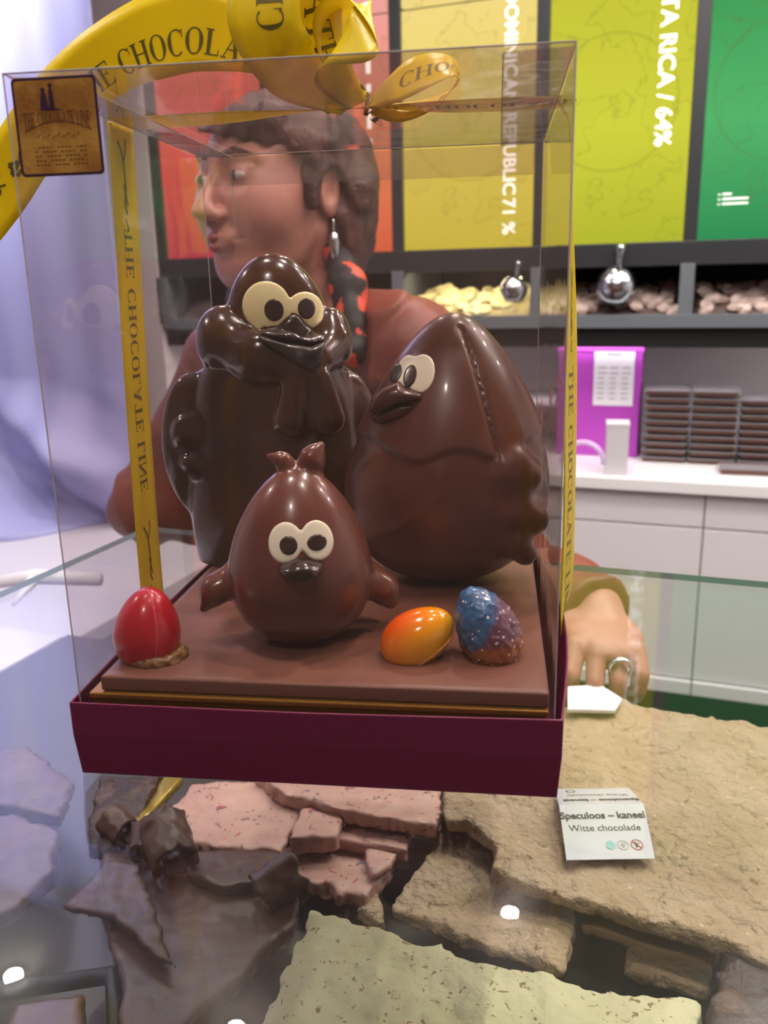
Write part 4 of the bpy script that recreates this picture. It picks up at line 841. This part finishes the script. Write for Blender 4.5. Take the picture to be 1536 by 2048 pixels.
def strip(name, cs, ws, texts=(), n=60, notch=False, orn=()):
    cs = [np.array(c_, float) for c_ in cs]; ws = [np.array(c_, float) for c_ in ws]; T = np.linspace(0, 1, n + 1)
    Cc = np.array([cat(cs, t) for t in T]); Ww = np.array([cat(ws, t) for t in T]); S = np.concatenate([[0], np.cumsum(np.linalg.norm(np.diff(Cc, axis=0), axis=1))])
    V = []; F = []; m_ = 6
    for i in range(n + 1):
        for j in range(m_ + 1): V.append(Cc[i] + Ww[i] * (j / m_ - .5))
    if notch:
        for j in range(m_ + 1): V[j] = V[j] + (Cc[1] - Cc[0]) / np.linalg.norm(Cc[1] - Cc[0]) * .008 * (1 - abs(j / m_ - .5) * 2)
    for i in range(n):
        for j in range(m_): F.append((i * (m_ + 1) + j, i * (m_ + 1) + j + 1, (i + 1) * (m_ + 1) + j + 1, (i + 1) * (m_ + 1) + j))
    o = MB().add(V, F).build(name, m_rib, rb, True); q_ = o.modifiers.new('s', 'SOLIDIFY'); q_.thickness = .0003; q_.offset = 0
    def at(s, w_):
        i = np.clip(np.searchsorted(S, s) - 1, 0, n - 1); f_ = (s - S[i]) / (S[i + 1] - S[i]); c_ = Cc[i] + (Cc[i + 1] - Cc[i]) * f_; ww = Ww[i] + (Ww[i + 1] - Ww[i]) * f_
        nn = np.cross(Cc[i + 1] - Cc[i], ww); nn = nn / (np.linalg.norm(nn) + 1e-12); return c_ + ww / np.linalg.norm(ww) * w_, nn
    mb = MB()
    for txt, s0_, capz, woff in texts:
        g, tw2 = serif(txt)
        for quad in g:
            for e_ in (.0003, -.0003):
                P_ = []
                for x, y in quad: p_, nn = at(s0_ + x * capz, woff + (y - .5) * capz); P_.append(p_ + nn * e_)
                mb.add(P_, [(0, 1, 2, 3)])
    for pts, wd, s0_, woff, sc2 in orn:
        for k_ in range(len(pts) - 1):
            a_, b2 = np.array(pts[k_], float), np.array(pts[k_ + 1], float); d_ = b2 - a_; d_ = d_ / (np.hypot(*d_) + 1e-9); nn2 = np.array([-d_[1], d_[0]]) * wd / 2
            for e_ in (.0003, -.0003):
                P_ = []
                for p2 in (a_ - nn2, b2 - nn2, b2 + nn2, a_ + nn2): p_, nn = at(s0_ + p2[0] * sc2, woff + p2[1] * sc2); P_.append(p_ + nn * e_)
                mb.add(P_, [(0, 1, 2, 3)])
    if mb.v: mb.build('lettering', m_rtx, o)
    return o
twig = [([(-.9, .55), (-.5, .2), (0, 0), (1.2, -.1), (1.9, .12), (2.4, -.1)], .16, 0, 0, 1), ([(-1.1, -.35), (-.6, -.3), (0, 0)], .12, 0, 0, 1), ([(2.6, .15), (3.1, -.15), (3.2, .1)], .12, 0, 0, 1), ([(1.0, .1), (2.0, -.2)], .14, 0, 0, 1)]
def orn(s0_, sc2, woff=0): return [(p_, w_, s0_, woff, sc2) for p_, w_, *_r in twig]
blob = [([(math.cos(a / 2) * (.5 + .2 * math.sin(a * 2.3)), math.sin(a / 2) * (.5 + .2 * math.cos(a * 1.7))) for a in range(13)], .3), ([(-.6, 0), (.7, .1)], .25), ([(.6, .1), (1.3, .5), (1.5, .2)], .16), ([(.6, -.1), (1.2, -.5)], .16)]
def blb(s0_, sc2, woff): return [(p_, w_, s0_, woff, sc2) for p_, w_ in blob]
# left side band down the box
xl = -.1128; lt = [onbx(u, v, xl) for u, v in ((215, 262), (272, 262), (277, 1178), (326, 1172))]
yl0, yl1 = (lt[0][1] + lt[1][1]) / 2, (lt[2][1] + lt[3][1]) / 2; wL = .031
zl = np.linspace(.303, .036, 6)
cs = [(xl - .0006, yl0, .303)] + [(xl - .0012 * math.sin(math.pi * k / 5), yl0 + (yl1 - yl0) * k / 5, zl[k]) for k in range(1, 6)] + [(-.1165, yl1, .030), (-.1165, yl1, .001)]
strip('side_band', cs, [(0, -wL, 0)] * len(cs), [('THE CHOCOLATE LINE', .052, .0098, 0)], 80, orn=orn(.018, .011) + orn(.222, .010))
# right side band, hanging a little off the cover
cr2 = [(.1115, 0, .304)] + [tuple(onby(u, v, 0)) for u, v in ((1141, 260), (1143, 420), (1142, 700), (1139, 1000), (1133, 1180))] + [(.1215, 0, .030), (.121, 0, .001)]
strip('side_band', cr2, [(.004, .031, 0)] * 3 + [(.0085, .029, 0)] * 3 + [(.003, .031, 0)] * 2, [('THE CHOCOLATE LINE', .13, .0098, 0)], 80, orn=orn(.09, .01))
# band across the top
strip('top_band', [(-.113, yl0, .3035), (-.06, yl0 * .6, .3045), (0, 0, .306), (.06, 0, .3045), (.112, 0, .3042)], [(0, .031, .0)] * 2 + [(0, .022, .004)] + [(0, .031, 0)] * 2, [('THE CHOCOLATE', .125, .0098, 0)], 40)
# bow
B_ = lambda u, v, d=0.: onby(u, v, d)
def sdv(dx, dz, dy=0., wd=.034): v_ = np.array([dx, dy, dz], float); return v_ / np.linalg.norm(v_) * wd
strip('tail', [B_(-70, 470, .01), B_(-5, 385, .01), B_(55, 290, .005), B_(125, 200, 0), B_(215, 120, -.01), B_(330, 68, -.02), B_(430, 62, -.02), B_(560, 110, -.012), B_(700, 200, 0)],
      [sdv(-1, .8), sdv(-1, .8), sdv(-1, .85), sdv(-.9, 1), sdv(-.5, 1), sdv(-.12, 1, 0, .038), sdv(.25, 1, 0, .036), sdv(.5, .8, .4, .026), sdv(.3, .5, .8, .015)],
      [('THE CHOCOLATE LINE', .103, .0115, -.005)], 90, True, orn=blb(.030, .007, .002) + blb(.050, .007, -.002) + blb(.085, .006, -.004))
strip('loop', [B_(700, 215, -.006), B_(600, 160, -.022), B_(555, 100, -.034), B_(528, 40, -.038), B_(535, -50, -.034), B_(585, -100, -.022), B_(628, -50, -.016), B_(622, 40, -.014), B_(655, 140, -.008), B_(715, 205, .0)],
      [sdv(.5, .5, .6, .015), sdv(.8, .6, 0, .026), sdv(1, .25, 0, .033), sdv(1, .05), sdv(1, -.05), sdv(1, -.1, .3), sdv(1, .1, .4), sdv(1, .1, .4, .03), sdv(.9, .5, .4, .024), sdv(.5, .4, .6, .015)], [('CHOCOLATE LINE', .055, .0125, .003)], 90)
strip('loop', [B_(715, 210, -.004), B_(668, 150, -.026), B_(672, 95, -.034), B_(715, 72, -.036), B_(744, 50, -.030), B_(735, 18, -.020), B_(695, 8, -.012), B_(662, 40, -.008), B_(668, 120, -.002), B_(725, 200, .004)],
      [sdv(.5, .4, .7, .015), sdv(.8, .5, .3, .020), sdv(.5, .8, .5, .024), sdv(-.35, 1, .45, .028), sdv(-.3, 1, .6, .028), sdv(.0, .5, 1, .03), sdv(.2, -.1, 1, .03), sdv(.5, .1, 1, .028), sdv(.5, .3, 1, .02), sdv(.3, .4, .8, .015)], [('C', .075, .012, 0)], 80)
strip('loop', [B_(740, 205, .0), B_(800, 165, -.01), B_(860, 140, -.012), B_(905, 135, -.005), B_(915, 165, .01), B_(870, 205, .018), B_(800, 225, .012), B_(745, 215, .004)],
      [sdv(0, .5, .8, .016), sdv(.1, .8, .6, .026), sdv(0, .7, .8, .03), sdv(0, .5, 1, .03), sdv(0, .2, 1, .03), sdv(0, .4, 1, .03), sdv(0, .6, 1, .025), sdv(0, .5, .8, .016)], [('CHOCOLATE', .02, .0098, 0)], 60)
def knot(P): return sm(ell(P, (.0, 0, .3125), (.013, .011, .008)), cap(P, (-.006, -.008, .311), (.008, .008, .315), .006, .005), .003) + .0008 * np.sin(P[:, 0] * 900 + P[:, 2] * 500)
sdf('knot', knot, (-.02, -.02, .300), (.02, .02, .325), .001, m_rib, rb)
# ================================================================== THE WOMAN BEHIND THE COUNTER
m_skin = mat('skin', 'b98274', .42, sss=.08, var=(25, 'ad7467', .4, .65)); m_jack = mat('rust_jacket', '7d3a2b', .5, bump=(60, .35, .004), var=(10, '6a2f22', .4, .6))
m_scarf = mat('black_floral_collar', '17161b', .55, var=(38, 'd9503a', .55, .58)); m_hair = mat('auburn_hair', '3d211c', .45, bump=(160, .8, .003), var=(30, '59302a', .45, .65)); m_trous = mat('dark_trousers', '25242a', .7)
H0 = np.array([-.352, .632, .338]); HS = 1.14; fd = np.array([-.37, -.93, 0.]); fd /= np.linalg.norm(fd); sd = np.array([-fd[1], fd[0], 0.])
HR = np.stack([fd, sd, np.array([0, 0, 1.])], 1)                    # local (forward, her left, up) -> world
def hl(x, y, z): return H0 + HR @ np.array([x, y, z]) * HS
def hq(P): return (P - H0) @ HR / HS
NK = np.array([-.322, .665, .235]); SL = np.array([-.168, .620, .132]); SR = np.array([-.478, .700, .108]); EL = np.array([-.03, .60, -.14]); WL = ony(1212, 1310, .36) + np.array([-.018, .085, .012]); ER = np.array([-.60, .63, -.10]); WR = np.array([-.47, .77, -.17])
def head(P):
    q = hq(P)
    h_ = sm(ell(q, (-.012, 0, .024), (.094, .075, .080)), ell(q, (.018, 0, -.030), (.072, .060, .082)), .035)
    h_ = sm(h_, ell(q, (.050, 0, -.082), (.034, .034, .026)), .022)                       # chin
    h_ = sm(h_, cap(q, (-.005, .048, -.045), (.045, .022, -.088), .014, .014), .022); h_ = sm(h_, cap(q, (-.005, -.048, -.045), (.045, -.022, -.088), .014, .014), .022)
    for s in (1, -1):
        h_ = sm(h_, ell(q, (.052, .036 * s, -.022), (.028, .026, .030)), .03)              # cheek
        h_ = sx(h_, -ell(q, (.096, .030 * s, .010), (.015, .019, .011)), .016)              # eye socket
        h_ = sm(h_, cap(q, (.080, .012 * s, .028), (.068, .046 * s, .027), .007, .005), .010) # brow
        h_ = sm(h_, ell(q, (.0735, .030 * s, .009), (.0135, .0150, .0125)), .004)            # eyeball and lids
        h_ = sm(h_, cap(q, (.0800, .018 * s, .0185), (.0745, .044 * s, .0155), .0030, .0025), .003)
        h_ = sx(h_, -cap(q, (.094, .018 * s, -.034), (.084, .032 * s, -.054), .0010, .0005), .008)  # smile line
        e_ = ell(q, (-.008, .074 * s, -.004), (.017, .007, .029)); e_ = sx(e_, -ell(q, (-.004, .081 * s, -.002), (.010, .006, .018)), .003); h_ = sm(h_, e_, .004)
        h_ = sm(h_, ell(q, (.0965, .0115 * s, -.030), (.009, .0075, .0075)), .006)
    h_ = sm(h_, cap(q, (.080, 0, .022), (.105, 0, -.020), .0065, .0100), .009); h_ = sm(h_, ell(q, (.109, 0, -.027), (.0115, .0100, .0090)), .006)
    h_ = sm(h_, ell(q, (.084, 0, -.054), (.014, .024, .014)), .010)
    h_ = sm(h_, cap(q, (.0955, 0, -.0520), (.083, .021, -.0540), .0045, .0022), .003); h_ = sm(h_, cap(q, (.0955, 0, -.0520), (.083, -.021, -.0540), .0045, .0022), .003)
    h_ = sm(h_, cap(q, (.0935, 0, -.0625), (.083, .018, -.0590), .0055, .0025), .003); h_ = sm(h_, cap(q, (.0935, 0, -.0625), (.083, -.018, -.0590), .0055, .0025), .003)
    h_ = sx(h_, -np.minimum(cap(q, (.101, 0, -.0575), (.079, .031, -.0530), .0012), cap(q, (.101, 0, -.0575), (.079, -.031, -.0530), .0012)), .002)
    nk = cap(P, hl(-.020, 0, -.06), NK + [0, .0, -.02], .054, .058)
    return sm(h_, nk, .022)
def hand(P, wr, fw, pn, spread, curl_):
    """palm, four unequal fingers and a side thumb; fw = finger direction, pn = back of the hand, thumb on the side given"""
    fw = np.array(fw, float); fw /= np.linalg.norm(fw); pn = np.array(pn, float); pn = pn - fw * (pn @ fw); pn /= np.linalg.norm(pn); sd_ = np.cross(fw, pn) * spread
    M = np.stack([fw, sd_, pn], 1); q = (P - wr) @ M
    r = sm(cap(q, (-.03, 0, 0), (.015, 0, 0), .024, .022), ell(q, (.048, 0, 0), (.045, .040, .014)), .014)
    for i, (y, ln) in enumerate(((.030, .070), (.010, .080), (-.010, .074), (-.029, .058))):
        a = np.array([.080 - abs(i - 1.2) * .004, y, 0]); b = a + [ln * .42 * math.cos(curl_ * .6), y * .12, -ln * .42 * math.sin(curl_ * .6)]
        c_ = b + [ln * .32 * math.cos(curl_ * 1.4), 0, -ln * .32 * math.sin(curl_ * 1.4)]; d_ = c_ + [ln * .26 * math.cos(curl_ * 2), 0, -ln * .26 * math.sin(curl_ * 2)]
        f_ = np.minimum(np.minimum(cap(q, a, b, .0098, .0090), cap(q, b, c_, .0090, .0082)), cap(q, c_, d_, .0082, .0068)); r = sm(r, f_, .004)
    th = np.minimum(cap(q, (.020, .030, -.004), (.052, .056, -.014), .0125, .0105), cap(q, (.052, .056, -.014), (.078, .060, -.024), .0100, .0078)); return sm(r, th, .007)
fwL = np.array([.22, -.95, -.14])
handL = lambda P: sm(hand(P, WL, fwL, (.1, -.1, 1), 1, 1.05), cap(P, EL, WL, .040, .024), .01)
handR = lambda P: sm(hand(P, WR, (.85, .1, -.45), (-.1, .9, .3), 1, .7), cap(P, ER, WR, .038, .024), .01)
PV = np.array([-.36, .74, -.42])
def torso(P, g=0.):
    q = P - np.array([-.33, .70, 0]); q = q @ np.stack([sd, -fd, [0, 0, 1]], 1)
    t = ell(q, (0, .00, .0), (.165 + g, .105 + g, .20 + g)); t = sm(t, ell(q, (0, .0, -.20), (.145 + g, .105 + g, .20 + g)), .06); t = sm(t, ell(q, (0, .01, -.40), (.175 + g, .125 + g, .17 + g)), .06)
    t = sm(t, cap(P, SL, SR, .052 + g), .05); return t
def bodyf(P):
    b = torso(P); b = sm(b, cap(P, NK, NK + [0, .01, -.07], .056, .06), .03)
    for S_, E_, W__ in ((SL, EL, WL), (SR, ER, WR)): b = sm(b, sm(cap(P, S_, E_, .048, .038), cap(P, E_, W__, .038, .025), .01), .02)
    for s in (1, -1):
        hp = PV + sd * .085 * s; kn = hp + np.array([0, -.02, -.33]); an_ = np.array([kn[0], kn[1] + .02, ZF + .09])
        kn[2] = ZF + .47; b = sm(b, sm(cap(P, hp + [0, 0, .05], kn, .085, .058), cap(P, kn, an_, .055, .038), .02), .03); b = sm(b, cap(P, an_ + [0, 0, -.04], an_ + fd * .15 + [0, 0, -.062], .038, .026), .02)
    return np.maximum(b, -(P[:, 2] - ZF) + .0)
def upper(P): return np.maximum(sm(head(P), torso(P), .03), -(P[:, 2] - .16)) 
parts = [(lambda P: np.maximum(bodyf(P), P[:, 2] - .170), (-.72, .28, ZF), (.14, 1.0, .20), .007), (upper, (-.58, .44, .155), (-.10, .88, .50), .0028),
         (lambda P: handL(P), WL - [.09, .21, .12], WL + [.12, .06, .05], .0027), (lambda P: handR(P), WR - [.08, .10, .17], WR + [.20, .12, .09], .0027)]
wm = link('person', sdf_mesh('person', parts), m_skin)
tag(wm, 'woman with short auburn hair and rust jacket looking left behind the gift box', 'person')
def collar_cut(P):                                                     # the open neckline, a V towards the front
    q = (P - NK) @ np.stack([fd, sd, [0, 0, 1]], 1); return np.maximum(np.abs(q[:, 1]) - (.052 + .35 * (q[:, 2] + .02)), -q[:, 0] - .035)
def jacket(P):
    j = torso(P, .016)
    for S_, E_, W__ in ((SL, EL, WL), (SR, ER, WR)): j = sm(j, sm(cap(P, S_, E_, .062, .054), cap(P, E_, W__, .054, .042), .02), .03)
    w_ = vnoise(*(P.T * 9)); j = j + .005 * np.sin(P[:, 2] * 42 + P[:, 0] * 38 + 6 * w_) * (.5 + .5 * w_) * np.clip((.12 - P[:, 2]) * 12, .15, 1) + .003 * vnoise(*(P.T * 26))
    for S_, d0 in ((SL, 1), (SR, -1)):                                  # shoulder seam and yoke seam
        sq_ = (P - S_ + sd * .012 * d0) @ sd * d0; j = j + .003 * np.exp(-((sq_ - .0) / .0035) ** 2) * (P[:, 2] > -.05)
    inner = torso(P, .006) 
    q = (P - NK) @ np.stack([fd, sd, [0, 0, 1]], 1); neck = np.hypot(q[:, 0] * .9, q[:, 1]) - .070; j = sx(j, -np.maximum(neck, -(P[:, 2] - .05)), .008)
    qb = (P - NK) @ np.stack([[.2, -.98, 0], [.98, .2, 0], [0, 0, 1]], 1); vee = np.maximum(np.abs(qb[:, 1]) - (.022 + .34 * (qb[:, 2] + .13)), -qb[:, 0] + .02); j = sx(j, -vee, .006)
    for W__, d_ in ((WL, WL - EL), (WR, WR - ER)):
        d_ = d_ / np.linalg.norm(d_); j = np.maximum(j, np.where(dot_(P - W__) < .12, (P - (W__ + d_ * .006)) @ d_, -1))
    q = (P - NK) @ np.stack([fd, sd, [0, 0, 1]], 1)
    for a, b, c_ in ((ony(725, 520, .66), ony(775, 610, .59), ony(760, 760, .56)), (ony(455, 540, .66), ony(430, 620, .60), ony(440, 760, .58))):   # broad lapels lying on the chest
        lp = sm(cap(P, a, b, .016, .026), cap(P, b, c_, .026, .016), .012); j = sm(j, np.maximum(lp, torso(P, .030)), .003)
    return np.maximum(j, -(P[:, 2] + .55))
sdf('jacket', jacket, (-.72, .30, -.58), (.14, .94, .24), .005, m_jack, wm)
def lapel(P):                                                          # dark floral collar hanging down both sides of the neck
    r = None
    for a, b, c_, d_ in ((hl(-.07, .03, -.10), ony(662, 478, .655), ony(695, 570, .590), ony(708, 700, .560)), (hl(-.07, -.03, -.10), ony(520, 520, .66), ony(490, 600, .60), ony(490, 710, .57))):
        q = sm(sm(cap(P, a, b, .012, .014), cap(P, b, c_, .014, .022), .012), cap(P, c_, d_, .022, .020), .012); r = q if r is None else np.minimum(r, q)
    return r + .003 * vnoise(*(P.T * 45))
sdf('scarf', lapel, (-.54, .48, .02), (-.14, .80, .34), .0035, m_scarf, wm)
def hair(P):
    q = hq(P); sh_ = sm(ell(q, (-.022, 0, .026), (.106, .088, .082)), ell(q, (-.062, 0, -.030), (.062, .074, .085)), .03)
    sh_ = sm(sh_, cap(q, (-.045, .070, .00), (-.038, .062, -.095), .028, .014), .02); sh_ = sm(sh_, cap(q, (-.045, -.070, .00), (-.040, -.062, -.105), .026, .012), .02)
    sh_ = sm(sh_, cap(q, (.024, .074, .040), (.018, .076, -.020), .012, .005), .012); sh_ = sm(sh_, cap(q, (.024, -.074, .040), (.018, -.076, -.020), .012, .005), .012)
    sh_ = sm(sh_, cap(q, (.050, .045, .062), (.082, -.020, .050), .019, .013), .015); sh_ = sm(sh_, cap(q, (.040, -.050, .065), (.066, -.050, .035), .016, .008), .015)
    face = np.maximum(-(q[:, 0] - .018 - .10 * np.clip(q[:, 2] - .0, -1, .04)), q[:, 2] - .056); sh_ = sx(sh_, -np.maximum(.028 - q[:, 0], q[:, 2] - (.052 - .25 * q[:, 1])), .006)
    for s in (1, -1): sh_ = sx(sh_, -ell(q, (-.006, .085 * s, -.010), (.016, .022, .026)), .004)
    st_ = .0022 * np.sin((q[:, 1] * 260 + q[:, 2] * 60 + 3 * vnoise(*(q.T * 25)))) + .002 * vnoise(*(q.T * 70)); return sh_ + st_
sdf('hair', hair, H0 - [.17, .17, .20], H0 + [.17, .17, .17], .0026, m_hair, wm)
def brow(P):
    q = hq(P); r = np.full(len(P), 1e3)
    for s in (1, -1): r = np.minimum(r, sm(cap(q, (.0885, .014 * s, .030), (.085, .032 * s, .035), .0028, .0026), cap(q, (.085, .032 * s, .035), (.072, .048 * s, .028), .0026, .001), .001))
    return r
sdf('eyebrows', brow, H0 - [.13, .15, .0], H0 + [.08, .08, .06], .0012, m_hair, wm)
for s in (1, -1):
    sdf('eye', lambda P: ell(hq(P), (.0790, .0300 * s, .0090), (.0092, .0125, .0062)), hl(.079, .03 * s, .009) - .017, hl(.079, .03 * s, .009) + .017, .001, mat('eye_white', 'cfc6c0', .2), wm)
    sdf('iris', lambda P: ell(hq(P), (.0855, .0290 * s, .0090), (.0035, .0052, .0052)), hl(.085, .029 * s, .009) - .009, hl(.085, .029 * s, .009) + .009, .0007, mat('iris_dark', '2a2420', .15), wm)
sdf('lips', lambda P: (lambda q: sx(np.minimum(sm(cap(q, (.0975, 0, -.0525), (.080, .027, -.0530), .0050, .0022), cap(q, (.0975, 0, -.0525), (.080, -.027, -.0530), .0050, .0022), .002), sm(cap(q, (.0955, 0, -.0625), (.081, .025, -.0560), .0048, .0020), cap(q, (.0955, 0, -.0625), (.081, -.025, -.0560), .0048, .0020), .002)), -q[:, 0] + .079, .001))(hq(P)) , hl(.09, 0, -.057) - .042, hl(.09, 0, -.057) + .042, .0012, mat('lips', '8e4a48', .35), wm)
er = MB(); e0 = hl(-.004, .083, -.040); er.tube([e0 + np.array([0, 0, .006]), e0, e0 - np.array([0, 0, .012])], .0015, 8); er.lathe([(.0003, .004), (.005, .0), (.007, -.010), (.006, -.022), (.003, -.034), (.0003, -.038)], 14, e0 - np.array([0, 0, .012]))
er.build('earring', m_steel, wm, True)
rg = MB(); fL = fwL / np.linalg.norm(fwL); rc = WL + fL * .094 + np.array([.012, .0, -.008]); ax_ = Vector(fL).orthogonal()
Mr = Vector(fL).to_track_quat('Z', 'Y').to_matrix().to_4x4(); Mr.translation = Vector(rc); V = []; Ff = []
for i in range(20):
    for j in range(8): a, b = 2 * math.pi * i / 20, 2 * math.pi * j / 8; V.append(Mr @ Vector(((.0105 + .002 * math.cos(b)) * math.cos(a), (.0105 + .002 * math.cos(b)) * math.sin(a), .0035 * math.sin(b)))); Ff.append((i * 8 + j, i * 8 + (j + 1) % 8, (i + 1) % 20 * 8 + (j + 1) % 8, (i + 1) % 20 * 8 + j))
rg.add(V, Ff).build('ring', m_steel, wm, True)
sdf('trousers', lambda P: np.maximum(bodyf(P) - .012, np.maximum(P[:, 2] + .44, -(P[:, 2] - ZF - .08))), (-.56, .58, ZF + .06), (-.14, .96, -.40), .008, m_trous, wm)
bpy.context.view_layer.update()
